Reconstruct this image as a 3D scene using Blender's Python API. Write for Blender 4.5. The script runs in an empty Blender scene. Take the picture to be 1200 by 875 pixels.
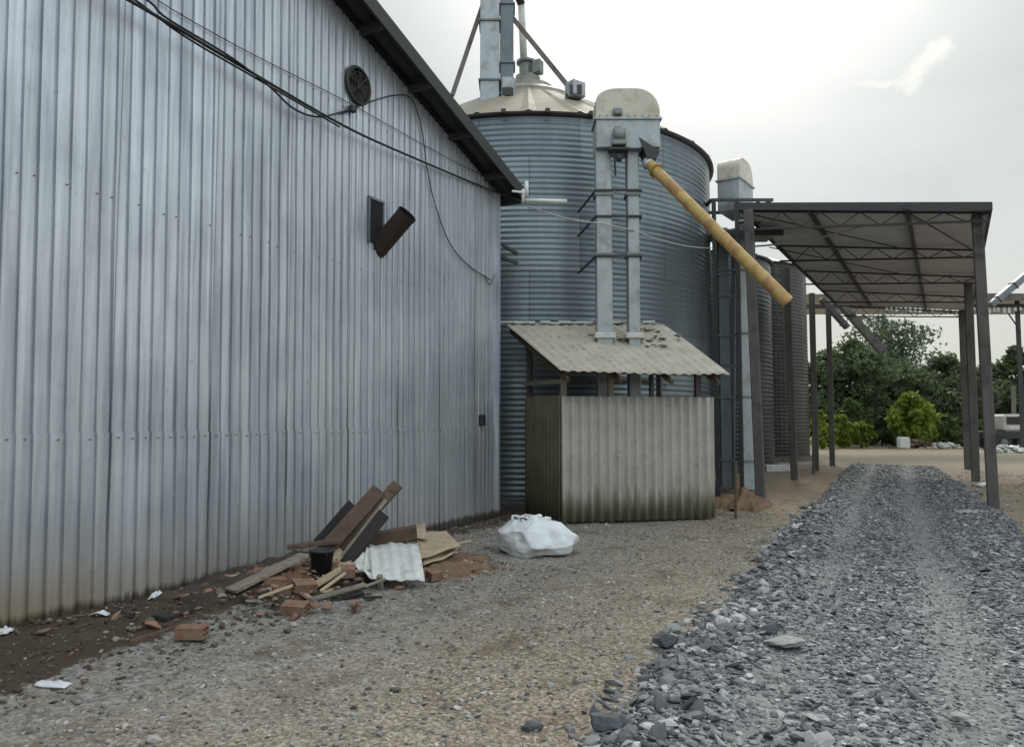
import bpy, math, random
import numpy as np
from mathutils import Vector, Matrix, noise

random.seed(7)
RNG = np.random.default_rng(11)
R = math.radians
C = bpy.context.scene.collection
sc = bpy.context.scene

# ------------------------------------------------------------------ camera, world, sun, exposure
YAW, PITCH, FPX, CAMH = R(26.8), R(3.61), 880.0, 1.6
cam_d = bpy.data.cameras.new('camera')
cam_d.sensor_width = 36.0
cam_d.lens = 36.0 * FPX / 1200.0
cam_d.clip_start, cam_d.clip_end = 0.05, 3000
cam = bpy.data.objects.new('camera', cam_d)
cam.location = (0, 0, CAMH)
cam.rotation_euler = (R(90) + PITCH, 0, YAW)
C.objects.link(cam)
sc.camera = cam

SUN_AZ = R(-13.0)      # east of +Y (north); negative = to the left
SUN_EL = R(40)
sun_vec = Vector((math.sin(SUN_AZ) * math.cos(SUN_EL), math.cos(SUN_AZ) * math.cos(SUN_EL), math.sin(SUN_EL)))
sd = bpy.data.lights.new('sun', 'SUN')
sd.energy = 1.5
sd.angle = R(14)
sd.color = (1.0, 0.95, 0.86)
so = bpy.data.objects.new('sun', sd)
so.rotation_euler = sun_vec.to_track_quat('Z', 'Y').to_euler()
so.location = (0, 0, 40)
C.objects.link(so)

world = bpy.data.worlds.new('World')
sc.world = world
world.use_nodes = True
wt = world.node_tree
wt.nodes.clear()


def N(t, typ, **kw):
    n = t.nodes.new(typ)
    for k, v in kw.items():
        setattr(n, k, v)
    return n


def math_node(t, op, a, b=None, clamp=False):
    n = N(t, 'ShaderNodeMath', operation=op, use_clamp=clamp)
    for i, v in enumerate((a, b)):
        if v is None:
            continue
        if isinstance(v, (int, float)):
            n.inputs[i].default_value = v
        else:
            t.links.new(v, n.inputs[i])
    return n.outputs[0]


def mixc(t, fac, a, b, blend='MIX'):
    n = N(t, 'ShaderNodeMix', data_type='RGBA', blend_type=blend)
    n.clamp_factor = True
    for sock, v in ((n.inputs['Factor'], fac), (n.inputs['A'], a), (n.inputs['B'], b)):
        pass
    ins = [n.inputs[0], n.inputs[6], n.inputs[7]]
    for s, v in zip(ins, (fac, a, b)):
        if isinstance(v, (int, float)):
            s.default_value = v
        elif isinstance(v, (tuple, list)):
            s.default_value = (v[0], v[1], v[2], 1)
        else:
            t.links.new(v, s)
    return n.outputs[2]


def ramp(t, fac, stops, interp='LINEAR'):
    n = N(t, 'ShaderNodeValToRGB')
    n.color_ramp.interpolation = interp
    e = n.color_ramp.elements
    while len(e) < len(stops):
        e.new(0.5)
    for el, (p, c) in zip(e, stops):
        el.position = p
        el.color = (c, c, c, 1) if isinstance(c, (int, float)) else (c[0], c[1], c[2], 1)
    t.links.new(fac, n.inputs[0])
    return n.outputs[0]


def noise_node(t, vec, scale, detail=4, rough=0.55, dist=0.0):
    n = N(t, 'ShaderNodeTexNoise')
    n.inputs['Scale'].default_value = scale
    n.inputs['Detail'].default_value = detail
    n.inputs['Roughness'].default_value = rough
    n.inputs['Distortion'].default_value = dist
    if vec is not None:
        t.links.new(vec, n.inputs['Vector'])
    return n.outputs[0]


sky = N(wt, 'ShaderNodeTexSky', sky_type='NISHITA')
sky.sun_disc = False
sky.sun_elevation = SUN_EL
sky.sun_rotation = SUN_AZ
sky.air_density = 1.5
sky.dust_density = 3.0
geo = N(wt, 'ShaderNodeTexCoord')
dirv = geo.outputs['Generated']


def dot_dir(vec):
    n = N(wt, 'ShaderNodeVectorMath', operation='DOT_PRODUCT')
    wt.links.new(dirv, n.inputs[0])
    n.inputs[1].default_value = vec
    return n.outputs['Value']


d_sun = math_node(wt, 'MAXIMUM', dot_dir(sun_vec), 0.0)
glow1 = math_node(wt, 'POWER', d_sun, 15.0)
glow2 = math_node(wt, 'POWER', d_sun, 60.0)
mp = N(wt, 'ShaderNodeMapping')
mp.inputs['Scale'].default_value = (1, 1, 2.6)
mp.inputs['Location'].default_value = (3.1, 0.7, 0.2)
wt.links.new(dirv, mp.inputs[0])
n1 = noise_node(wt, mp.outputs[0], 2.2, 6, 0.5, 0.3)
cl = ramp(wt, n1, [(0.32, (3.35, 3.75, 4.1)), (0.5, (3.95, 4.4, 4.5)), (0.68, (4.7, 5.05, 5.0))])
sep = N(wt, 'ShaderNodeSeparateXYZ')
wt.links.new(dirv, sep.inputs[0])
hz = ramp(wt, sep.outputs['Z'], [(0.0, 1.0), (0.22, 0.0)])
cl = mixc(wt, math_node(wt, 'MULTIPLY', hz, 0.75), cl, (5.6, 5.4, 4.5))
zen = ramp(wt, sep.outputs['Z'], [(0.0, 1.0), (0.5, 1.08), (0.8, 1.75), (1.0, 2.1)])
n_z = N(wt, 'ShaderNodeVectorMath', operation='MULTIPLY')
wt.links.new(cl, n_z.inputs[0])
wt.links.new(zen, n_z.inputs[1])
cl = n_z.outputs[0]
# extra brightness added to unseen rear sky to lift wall and camera-facing surfaces
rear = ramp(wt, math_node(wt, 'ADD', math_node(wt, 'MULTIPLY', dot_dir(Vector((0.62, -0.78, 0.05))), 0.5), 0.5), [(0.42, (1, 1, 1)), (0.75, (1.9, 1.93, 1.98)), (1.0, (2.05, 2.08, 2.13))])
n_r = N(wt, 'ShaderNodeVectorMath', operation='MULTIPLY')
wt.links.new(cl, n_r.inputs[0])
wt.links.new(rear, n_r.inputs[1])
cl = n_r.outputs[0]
def px_dir(px, py):
    a, b = (px - 600) / FPX, (437.5 - py) / FPX
    u, v, z = a, math.cos(PITCH) - b * math.sin(PITCH), math.sin(PITCH) + b * math.cos(PITCH)
    cy, sy = math.cos(YAW), math.sin(YAW)
    return Vector((u * cy - v * sy, u * sy + v * cy, z))


def streak(c0, c1, wid, seed, col, cl, amt=1.0):
    """torn cloud streak lying along the arc between two sky directions"""
    a, b = px_dir(*c0).normalized(), px_dir(*c1).normalized()
    mid = (a + b).normalized()
    t1 = (b - a).normalized()
    t2 = mid.cross(t1).normalized()
    half = (b - a).length / 2
    m2 = N(wt, 'ShaderNodeMapping')
    m2.inputs['Location'].default_value = (seed, 0.3, 0)
    wt.links.new(dirv, m2.inputs[0])
    nn = noise_node(wt, m2.outputs[0], 38, 7, 0.65)
    n3 = noise_node(wt, m2.outputs[0], 14, 3, 0.5)
    u = math_node(wt, 'DIVIDE', dot_dir(t1), half)
    v = math_node(wt, 'DIVIDE', math_node(wt, 'ADD', dot_dir(t2), math_node(wt, 'MULTIPLY', math_node(wt, 'SUBTRACT', n3, .5), .05)), wid)
    r = math_node(wt, 'ADD', math_node(wt, 'POWER', math_node(wt, 'ABSOLUTE', u), 2.0), math_node(wt, 'POWER', math_node(wt, 'ABSOLUTE', v), 2.0))
    front = math_node(wt, 'GREATER_THAN', dot_dir(mid), .5)
    k = math_node(wt, 'SUBTRACT', 1.0, r)
    k = math_node(wt, 'ADD', k, math_node(wt, 'MULTIPLY', math_node(wt, 'SUBTRACT', nn, .5), 3.2))
    k = math_node(wt, 'MULTIPLY', math_node(wt, 'MULTIPLY', k, 1.1 * amt, clamp=True), front)
    return mixc(wt, k, cl, col)


cl = streak((1052, 98), (1122, 50), .017, 0.0, (7.6, 7.4, 6.6), cl, .8)
cl = streak((995, 98), (1062, 103), .006, 3.0, (6.6, 6.5, 6.1), cl, .5)
cl = mixc(wt, math_node(wt, 'MULTIPLY', glow1, 0.55), cl, (8.6, 8.45, 7.9))
cl = mixc(wt, math_node(wt, 'MULTIPLY', glow2, 0.8), cl, (34, 33, 30))
hs = N(wt, 'ShaderNodeHueSaturation')
hs.inputs['Saturation'].default_value = 0.35
wt.links.new(sky.outputs[0], hs.inputs['Color'])
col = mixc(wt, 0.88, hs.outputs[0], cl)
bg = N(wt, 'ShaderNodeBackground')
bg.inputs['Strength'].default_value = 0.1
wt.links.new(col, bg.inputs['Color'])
wo = N(wt, 'ShaderNodeOutputWorld')
wt.links.new(bg.outputs[0], wo.inputs['Surface'])

sc.view_settings.view_transform = 'Standard'
sc.view_settings.look = 'None'
sc.view_settings.exposure = 0.32
sc.view_settings.gamma = 1.0
sc.view_settings.use_curve_mapping = False
sc.render.engine = 'CYCLES'
sc.cycles.use_denoising = True
sc.cycles.max_bounces = 6
sc.cycles.diffuse_bounces = 3
sc.cycles.glossy_bounces = 3
sc.cycles.caustics_reflective = False
sc.cycles.caustics_refractive = False

# ------------------------------------------------------------------ surveying helpers
# world: +Y runs along the warehouse wall and the gravel road, +X away from the wall.
CY, SY = math.cos(YAW), math.sin(YAW)


def W(u, v, z=0.0):
    """metres right of and in front of the camera -> world"""
    return Vector((u * CY - v * SY, u * SY + v * CY, z))


def PX(px, py, v):
    a, b = (px - 600) / FPX, (437.5 - py) / FPX
    t = v / (math.cos(PITCH) - b * math.sin(PITCH))
    return W(a * t, v, CAMH + t * (math.sin(PITCH) + b * math.cos(PITCH)))


def GP(px, py, z=0.0):
    a, b = (px - 600) / FPX, (437.5 - py) / FPX
    t = (z - CAMH) / (math.sin(PITCH) + b * math.cos(PITCH))
    return W(a * t, t * (math.cos(PITCH) - b * math.sin(PITCH)), z)


WALLX = -5.94


def WP(px, py, off=0.0):
    """point on the warehouse wall plane (plus an offset outwards)"""
    d = px_dir(px, py)
    t = (WALLX + off) / d.x
    return Vector((0, 0, CAMH)) + d * t


# ------------------------------------------------------------------ mesh helpers
ORG = {}


class MB:
    def __init__(s):
        s.v, s.f, s.m, s.sm = [], [], [], []

    def add(s, verts, faces, mi=0, smooth=False):
        b = len(s.v)
        s.v += [Vector(p) for p in verts]
        for f in faces:
            s.f.append([b + i for i in f])
            s.m.append(mi)
            s.sm.append(smooth)
        return s

    def box(s, c, size, rot=None, mi=0, bev=0.0):
        hx, hy, hz = size[0] / 2, size[1] / 2, size[2] / 2
        M = rot.to_matrix() if hasattr(rot, 'to_matrix') else (rot or Matrix.Identity(3))
        c = Vector(c)
        if bev > 0:
            vs = []
            b = min(bev, hx * .9, hy * .9, hz * .9)
            import itertools
            # chamfered box: three verts per corner
            idx = {}
            for sx in (-1, 1):
                for sy in (-1, 1):
                    for sz in (-1, 1):
                        idx[(sx, sy, sz, 'x')] = len(vs); vs.append((sx * hx, sy * (hy - b), sz * (hz - b)))
                        idx[(sx, sy, sz, 'y')] = len(vs); vs.append((sx * (hx - b), sy * hy, sz * (hz - b)))
                        idx[(sx, sy, sz, 'z')] = len(vs); vs.append((sx * (hx - b), sy * (hy - b), sz * hz))
            fs = []
            q = ((-1, -1), (1, -1), (1, 1), (-1, 1))
            for sg in (-1, 1):
                for ax in 'xyz':
                    f = []
                    for (a, b2) in q:
                        k = {'x': (sg, a, b2), 'y': (a, sg, b2), 'z': (a, b2, sg)}[ax]
                        f.append(idx[k + (ax,)])
                    flip = (sg < 0) ^ (ax == 'y')
                    fs.append(f[::-1] if flip else f)
            for a in (-1, 1):
                for b2 in (-1, 1):
                    fs.append([idx[(a, b2, -1, 'x')], idx[(a, b2, 1, 'x')], idx[(a, b2, 1, 'y')], idx[(a, b2, -1, 'y')]])
                    fs.append([idx[(a, -1, b2, 'x')], idx[(a, 1, b2, 'x')], idx[(a, 1, b2, 'z')], idx[(a, -1, b2, 'z')]])
                    fs.append([idx[(-1, a, b2, 'y')], idx[(1, a, b2, 'y')], idx[(1, a, b2, 'z')], idx[(-1, a, b2, 'z')]])
                    for d2 in (-1, 1):
                        fs.append([idx[(a, b2, d2, 'x')], idx[(a, b2, d2, 'y')], idx[(a, b2, d2, 'z')]])
            # orient all faces outwards
            out = []
            V3 = [Vector(p) for p in vs]
            for f in fs:
                n = (V3[f[1]] - V3[f[0]]).cross(V3[f[2]] - V3[f[1]])
                cc = sum((V3[i] for i in f), Vector()) / len(f)
                out.append(f if n.dot(cc) > 0 else f[::-1])
            return s.add([c + M @ p for p in V3], out, mi)
        vs = [c + M @ Vector((x * hx, y * hy, z * hz)) for x in (-1, 1) for y in (-1, 1) for z in (-1, 1)]
        fs = [(0, 1, 3, 2), (4, 6, 7, 5), (0, 4, 5, 1), (2, 3, 7, 6), (0, 2, 6, 4), (1, 5, 7, 3)]
        return s.add(vs, fs, mi)

    def bar(s, a, b, w, h, mi=0, up=(0, 0, 1), bev=0.0):
        a, b = Vector(a), Vector(b)
        d = b - a
        L = d.length
        y = d.normalized()
        upv = Vector(up)
        if abs(y.dot(upv)) > .98:
            upv = Vector((1, 0, 0))
        x = y.cross(upv).normalized()
        z = x.cross(y)
        M = Matrix((x, y, z)).transposed()
        return s.box((a + b) / 2, (w, L, h), M, mi, bev)

    def tube(s, pts, r, n=10, mi=0, caps=True, smooth=True):
        pts = [Vector(p) for p in pts]
        rs = r if isinstance(r, (list, tuple)) else [r] * len(pts)
        vs, fs = [], []
        px = None
        for i, p in enumerate(pts):
            t = (pts[min(i + 1, len(pts) - 1)] - pts[max(i - 1, 0)]).normalized()
            if px is None:
                ref = Vector((0, 0, 1)) if abs(t.z) < .9 else Vector((1, 0, 0))
                px = t.cross(ref).normalized()
            else:
                px = (px - t * px.dot(t)).normalized()
            py = t.cross(px)
            for k in range(n):
                a = 2 * math.pi * k / n
                vs.append(p + (px * math.cos(a) + py * math.sin(a)) * rs[i])
        for i in range(len(pts) - 1):
            for k in range(n):
                k2 = (k + 1) % n
                fs.append((i * n + k, i * n + k2, (i + 1) * n + k2, (i + 1) * n + k))
        s.add(vs, fs, mi, smooth)
        if caps:
            b = len(s.v) - len(vs)
            s.f.append([b + k for k in range(n)][::-1]); s.m.append(mi); s.sm.append(False)
            s.f.append([b + (len(pts) - 1) * n + k for k in range(n)]); s.m.append(mi); s.sm.append(False)
        return s

    def lathe(s, c, prof, n=32, mi=0, smooth=True, closed=True):
        c = Vector(c)
        vs, fs = [], []
        for (r, z) in prof:
            for k in range(n):
                a = 2 * math.pi * k / n
                vs.append(c + Vector((r * math.cos(a), r * math.sin(a), z)))
        for i in range(len(prof) - 1):
            for k in range(n):
                k2 = (k + 1) % n
                fs.append((i * n + k, i * n + k2, (i + 1) * n + k2, (i + 1) * n + k))
        return s.add(vs, fs, mi, smooth)

    def sheet(s, fn, nu, nv, th=0.0, mi=0, smooth=False):
        """surface fn(s,t) -> point; optional thickness makes it a closed slab"""
        P = [[Vector(fn(i / nu, j / nv)) for i in range(nu + 1)] for j in range(nv + 1)]
        w = nu + 1
        vs = [p for row in P for p in row]
        fs = [(j * w + i, j * w + i + 1, (j + 1) * w + i + 1, (j + 1) * w + i) for j in range(nv) for i in range(nu)]
        if th:
            nrm = []
            for j in range(nv + 1):
                for i in range(w):
                    a = P[j][min(i + 1, nu)] - P[j][max(i - 1, 0)]
                    b = P[min(j + 1, nv)][i] - P[max(j - 1, 0)][i]
                    nn = a.cross(b)
                    nrm.append(nn.normalized() if nn.length > 1e-9 else Vector((0, 0, 1)))
            m = len(vs)
            vs = vs + [p - q * th for p, q in zip(vs, nrm)]
            fs2 = [tuple(m + k for k in f[::-1]) for f in fs]
            e = [i for i in range(w)] + [j * w + nu for j in range(1, nv + 1)] + [nv * w + i for i in range(nu - 1, -1, -1)] + [j * w for j in range(nv - 1, 0, -1)]
            side = [(e[(k + 1) % len(e)], e[k], m + e[k], m + e[(k + 1) % len(e)]) for k in range(len(e))]
            fs = fs + fs2 + side
        return s.add(vs, fs, mi, smooth)

    def build(s, name, mats, parent=None, origin=None):
        if not isinstance(mats, (list, tuple)):
            mats = [mats]
        me = bpy.data.meshes.new(name)
        if parent is not None:
            org = ORG[parent.name]
        elif origin is not None:
            org = Vector(origin)
        else:
            xs = [p.x for p in s.v]; ys = [p.y for p in s.v]; zs = [p.z for p in s.v]
            org = Vector(((min(xs) + max(xs)) / 2, (min(ys) + max(ys)) / 2, min(zs)))
        me.from_pydata([tuple(p - org) for p in s.v], [], s.f)
        for m in mats:
            me.materials.append(m)
        me.polygons.foreach_set('material_index', s.m)
        me.polygons.foreach_set('use_smooth', s.sm)
        me.update()
        o = bpy.data.objects.new(name, me)
        C.objects.link(o)
        if parent is not None:
            o.parent = parent
        else:
            o.location = org
        ORG[o.name] = org
        return o


def thing(name, label, cat, loc, group=None):
    o = bpy.data.objects.new(name, None)
    o.empty_display_size = 0.2
    C.objects.link(o)
    o.location = loc
    ORG[o.name] = Vector(loc)
    o['label'] = label
    o['category'] = cat
    if group:
        o['group'] = group
    return o


def tag(o, label, cat, group=None, kind=None):
    if label:
        o['label'] = label
    if cat:
        o['category'] = cat
    if group:
        o['group'] = group
    if kind:
        o['kind'] = kind
    return o


# ------------------------------------------------------------------ materials
def pbr(name, c1, c2, scale=3.0, rough=0.7, metal=0.0, bump=0.0, bscale=None, stretch=(1, 1, 1), detail=5,
        dark=None, dark_scale=1.0, dark_thr=(0.55, 0.7), dark_amt=0.8, island=0.0, rough_var=0.1, spec=0.5, world_co=False):
    m = bpy.data.materials.new(name)
    m.use_nodes = True
    t = m.node_tree
    b = t.nodes['Principled BSDF']
    if world_co:
        g = N(t, 'ShaderNodeNewGeometry')
        vec0 = g.outputs['Position']
    else:
        vec0 = N(t, 'ShaderNodeTexCoord').outputs['Object']
    mp = N(t, 'ShaderNodeMapping')
    mp.inputs['Scale'].default_value = stretch
    t.links.new(vec0, mp.inputs[0])
    v = mp.outputs[0]
    n = noise_node(t, v, scale, detail, 0.6)
    f = ramp(t, n, [(0.3, 0.0), (0.7, 1.0)])
    c = mixc(t, f, c1, c2)
    if dark is not None:
        nd = noise_node(t, vec0, dark_scale, 6, 0.65)
        fd = ramp(t, nd, [(dark_thr[0], 0.0), (dark_thr[1], dark_amt)])
        c = mixc(t, fd, c, dark)
    if island:
        gi = N(t, 'ShaderNodeNewGeometry')
        val = ramp(t, gi.outputs['Random Per Island'], [(0, 1 - island), (1, 1 + island)])
        c = mixc(t, 1.0, c, val, 'MULTIPLY')
    t.links.new(c, b.inputs['Base Color'])
    b.inputs['Metallic'].default_value = metal
    b.inputs['Specular IOR Level'].default_value = spec
    rr = ramp(t, n, [(0.2, max(0, rough - rough_var)), (0.8, min(1, rough + rough_var))])
    t.links.new(rr, b.inputs['Roughness'])
    if bump:
        nb = noise_node(t, v, bscale or scale * 4, 6, 0.6)
        bn = N(t, 'ShaderNodeBump')
        bn.inputs['Strength'].default_value = 1.0
        bn.inputs['Distance'].default_value = bump
        t.links.new(nb, bn.inputs['Height'])
        t.links.new(bn.outputs[0], b.inputs['Normal'])
    return m


M = {}
M['steel_dark'] = pbr('dark_painted_steel', (0.035, 0.038, 0.042), (0.06, 0.06, 0.06), 6, 0.6, 0.2, dark=(0.09, 0.05, 0.03), dark_scale=3, dark_amt=.5)
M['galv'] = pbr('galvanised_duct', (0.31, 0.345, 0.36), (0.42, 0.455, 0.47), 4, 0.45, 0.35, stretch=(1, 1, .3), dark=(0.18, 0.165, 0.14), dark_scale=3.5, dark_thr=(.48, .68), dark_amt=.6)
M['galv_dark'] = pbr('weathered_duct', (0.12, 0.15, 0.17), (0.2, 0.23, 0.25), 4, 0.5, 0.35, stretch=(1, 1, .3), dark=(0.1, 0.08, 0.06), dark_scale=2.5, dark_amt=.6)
M['cream'] = pbr('cream_hood_paint', (0.50, 0.47, 0.385), (0.62, 0.585, 0.485), 3, 0.6, 0.0, dark=(0.27, 0.22, 0.15), dark_scale=3.2, dark_thr=(.5, .68), dark_amt=.55)
M['roofcream'] = pbr('silo_roof_sheet', (0.20, 0.175, 0.13), (0.285, 0.255, 0.195), 2, 0.75, 0.0, stretch=(1, 1, 1), dark=(0.27, 0.2, 0.13), dark_scale=1.6, dark_amt=.6)
M['roofcap'] = pbr('silo_cap_sheet', (0.20, 0.20, 0.18), (0.36, 0.34, 0.30), 5, 0.6, 0.15, dark=(0.10, 0.09, 0.08), dark_scale=4, dark_amt=.6)
M['rust_dark'] = pbr('sooty_rust', (0.025, 0.017, 0.015), (0.05, 0.032, 0.027), 9, 0.8)
M['rust'] = pbr('rusty_steel', (0.10, 0.055, 0.035), (0.17, 0.09, 0.05), 9, 0.85, 0.1, bump=.002)
M['motor'] = pbr('motor_paint', (0.16, 0.19, 0.19), (0.26, 0.28, 0.26), 8, 0.5, 0.3)
M['black'] = pbr('black_plastic', (0.012, 0.012, 0.015), (0.025, 0.025, 0.03), 8, 0.5)
M['void'] = pbr('painted_interior_shade', (0.008, 0.008, 0.009), (0.014, 0.013, 0.013), 4, 0.9)  # near-black colour stands in for unlit depth in openings and pipes
M['white'] = pbr('white_paint', (0.62, 0.62, 0.6), (0.75, 0.75, 0.73), 5, 0.5)
M['concrete'] = pbr('concrete_post', (0.13, 0.12, 0.105), (0.2, 0.185, 0.165), 5, 0.9, bump=.004, stretch=(1, 1, .4), dark=(0.05, 0.04, 0.03), dark_scale=1.7, dark_amt=.8)
M['concrete_dark'] = pbr('stained_concrete', (0.075, 0.072, 0.066), (0.13, 0.12, 0.11), 5, 0.9, bump=.004, stretch=(1, 1, .4), dark=(0.03, 0.027, 0.022), dark_scale=1.5, dark_amt=.8)
M['wood_dark'] = pbr('weathered_plank', (0.07, 0.042, 0.028), (0.15, 0.10, 0.07), 5, 0.85, bump=.003, stretch=(1, 1, 1), bscale=30, dark=(0.03, 0.022, 0.016), dark_scale=6)
M['wood_grey'] = pbr('grey_board', (0.17, 0.15, 0.12), (0.30, 0.26, 0.21), 6, 0.85, bump=.002, dark=(0.07, 0.055, 0.04), dark_scale=5)
M['wood_black'] = pbr('charred_plank', (0.014, 0.013, 0.013), (0.035, 0.03, 0.028), 6, 0.9, bump=.003)
M['ply'] = pbr('tan_plywood', (0.34, 0.26, 0.17), (0.48, 0.38, 0.26), 5, 0.8, dark=(0.2, 0.14, 0.09), dark_scale=4, dark_amt=.6)
M['brick'] = pbr('orange_clay', (0.19, 0.085, 0.055), (0.29, 0.15, 0.10), 14, 0.95, bump=.004, dark=(0.22, 0.17, 0.13), dark_scale=11, dark_thr=(.42, .6), dark_amt=.85)
M['bag'] = pbr('white_woven_plastic', (0.60, 0.62, 0.64), (0.76, 0.77, 0.78), 9, 0.5, bump=.008, bscale=7, dark=(0.33, 0.30, 0.26), dark_scale=6, dark_thr=(.52, .72), dark_amt=.6)
M['whitesheet'] = pbr('white_tin', (0.5, 0.5, 0.47), (0.68, 0.68, 0.65), 7, 0.5, dark=(0.26, 0.22, 0.17), dark_scale=6, dark_amt=.6)
M['bark'] = pbr('bark', (0.06, 0.05, 0.038), (0.12, 0.10, 0.08), 8, 0.95, bump=.02)
M['wire'] = pbr('black_cable', (0.012, 0.012, 0.013), (0.02, 0.02, 0.02), 8, 0.6)
M['rope'] = pbr('pale_cable', (0.35, 0.35, 0.34), (0.5, 0.5, 0.48), 8, 0.6)
M['screw'] = pbr('dull_screw', (0.16, 0.16, 0.16), (0.22, 0.21, 0.2), 8, .6, .3)
M['yellow'] = pbr('yellow_pipe_paint', (0.38, 0.235, 0.065), (0.45, 0.32, 0.12), 5, 0.65, dark=(0.27, 0.125, 0.05), dark_scale=3.6, dark_thr=(.46, .58), dark_amt=.75)


def hull_metal():
    """warehouse cladding: galvanised steel, streaked, mud splash at the foot"""
    m = bpy.data.materials.new('galvanised_cladding')
    m.use_nodes = True
    t = m.node_tree
    b = t.nodes['Principled BSDF']
    g = N(t, 'ShaderNodeNewGeometry')
    pos = g.outputs['Position']
    sep = N(t, 'ShaderNodeSeparateXYZ')
    t.links.new(pos, sep.inputs[0])
    # sheet id: every 8 ribs
    sid = math_node(t, 'FLOOR', math_node(t, 'DIVIDE', sep.outputs['Y'], 1.04))
    wn = N(t, 'ShaderNodeTexWhiteNoise', noise_dimensions='1D')
    t.links.new(sid, wn.inputs['W'])
    mp = N(t, 'ShaderNodeMapping')
    mp.inputs['Scale'].default_value = (1, 7, .35)
    t.links.new(pos, mp.inputs[0])
    n = noise_node(t, mp.outputs[0], 1.6, 6, 0.6, .2)
    n2 = noise_node(t, pos, 1.1, 4, 0.5)
    k = math_node(t, 'ADD', math_node(t, 'MULTIPLY', n, .6), math_node(t, 'MULTIPLY', n2, .4))
    c = mixc(t, ramp(t, k, [(.38, 0), (.60, 1)]), (0.43, 0.465, 0.52), (0.71, 0.745, 0.80))
    c = mixc(t, math_node(t, 'MULTIPLY', wn.outputs[0], .25), c, (0.42, 0.45, 0.47))
    lap = math_node(t, 'LESS_THAN', math_node(t, 'FRACT', math_node(t, 'DIVIDE', sep.outputs['Y'], 1.04)), .012)
    c = mixc(t, math_node(t, 'MULTIPLY', lap, .6), c, (0.12, 0.125, 0.13))
    # a few rust runs, long and thin
    mpr = N(t, 'ShaderNodeMapping')
    mpr.inputs['Scale'].default_value = (1, 16, .22)
    mpr.inputs['Location'].default_value = (0, 5.3, 1.7)
    t.links.new(pos, mpr.inputs[0])
    nr_ = noise_node(t, mpr.outputs[0], 1.3, 4, .6)
    c = mixc(t, ramp(t, nr_, [(.68, 0), (.78, .35)]), c, (0.26, 0.20, 0.14))
    # dull oxide speckles
    n3 = noise_node(t, pos, 9, 5, .7)
    c = mixc(t, ramp(t, n3, [(.6, 0), (.75, .35)]), c, (0.23, 0.25, 0.26))
    # mud splash at the foot, with its own ragged edge
    nm = noise_node(t, mp.outputs[0], 2.3, 5, .6)
    hgt = math_node(t, 'SUBTRACT', sep.outputs['Z'], math_node(t, 'MULTIPLY', nm, 0.55))
    # more mud toward the near end of the wall
    near = ramp(t, math_node(t, 'DIVIDE', sep.outputs['Y'], 12.0), [(0.25, 1.0), (0.45, .55), (0.8, 0.3)])
    mud = math_node(t, 'MULTIPLY', ramp(t, math_node(t, 'ADD', hgt, .25), [(0.0, 0.97), (.25, .75), (.5, .3), (.85, 0.0)]), near)
    c = mixc(t, mud, c, (0.27, 0.185, 0.085))
    mud2 = ramp(t, math_node(t, 'ADD', math_node(t, 'SUBTRACT', sep.outputs['Z'], math_node(t, 'MULTIPLY', nm, .18)), .0), [(0.0, .85), (.06, 0.0)])
    c = mixc(t, mud2, c, (0.06, 0.045, 0.03))
    t.links.new(c, b.inputs['Base Color'])
    met = math_node(t, 'SUBTRACT', 0.72, math_node(t, 'MULTIPLY', mud, .7), clamp=True)
    t.links.new(met, b.inputs['Metallic'])
    t.links.new(ramp(t, k, [(.3, .50), (.7, .36)]), b.inputs['Roughness'])
    nb = noise_node(t, mp.outputs[0], 1.3, 3, .5)
    bn = N(t, 'ShaderNodeBump')
    bn.inputs['Distance'].default_value = .012
    bn.inputs['Strength'].default_value = 1
    t.links.new(nb, bn.inputs['Height'])
    t.links.new(bn.outputs[0], b.inputs['Normal'])
    return m


M['clad'] = hull_metal()


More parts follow.
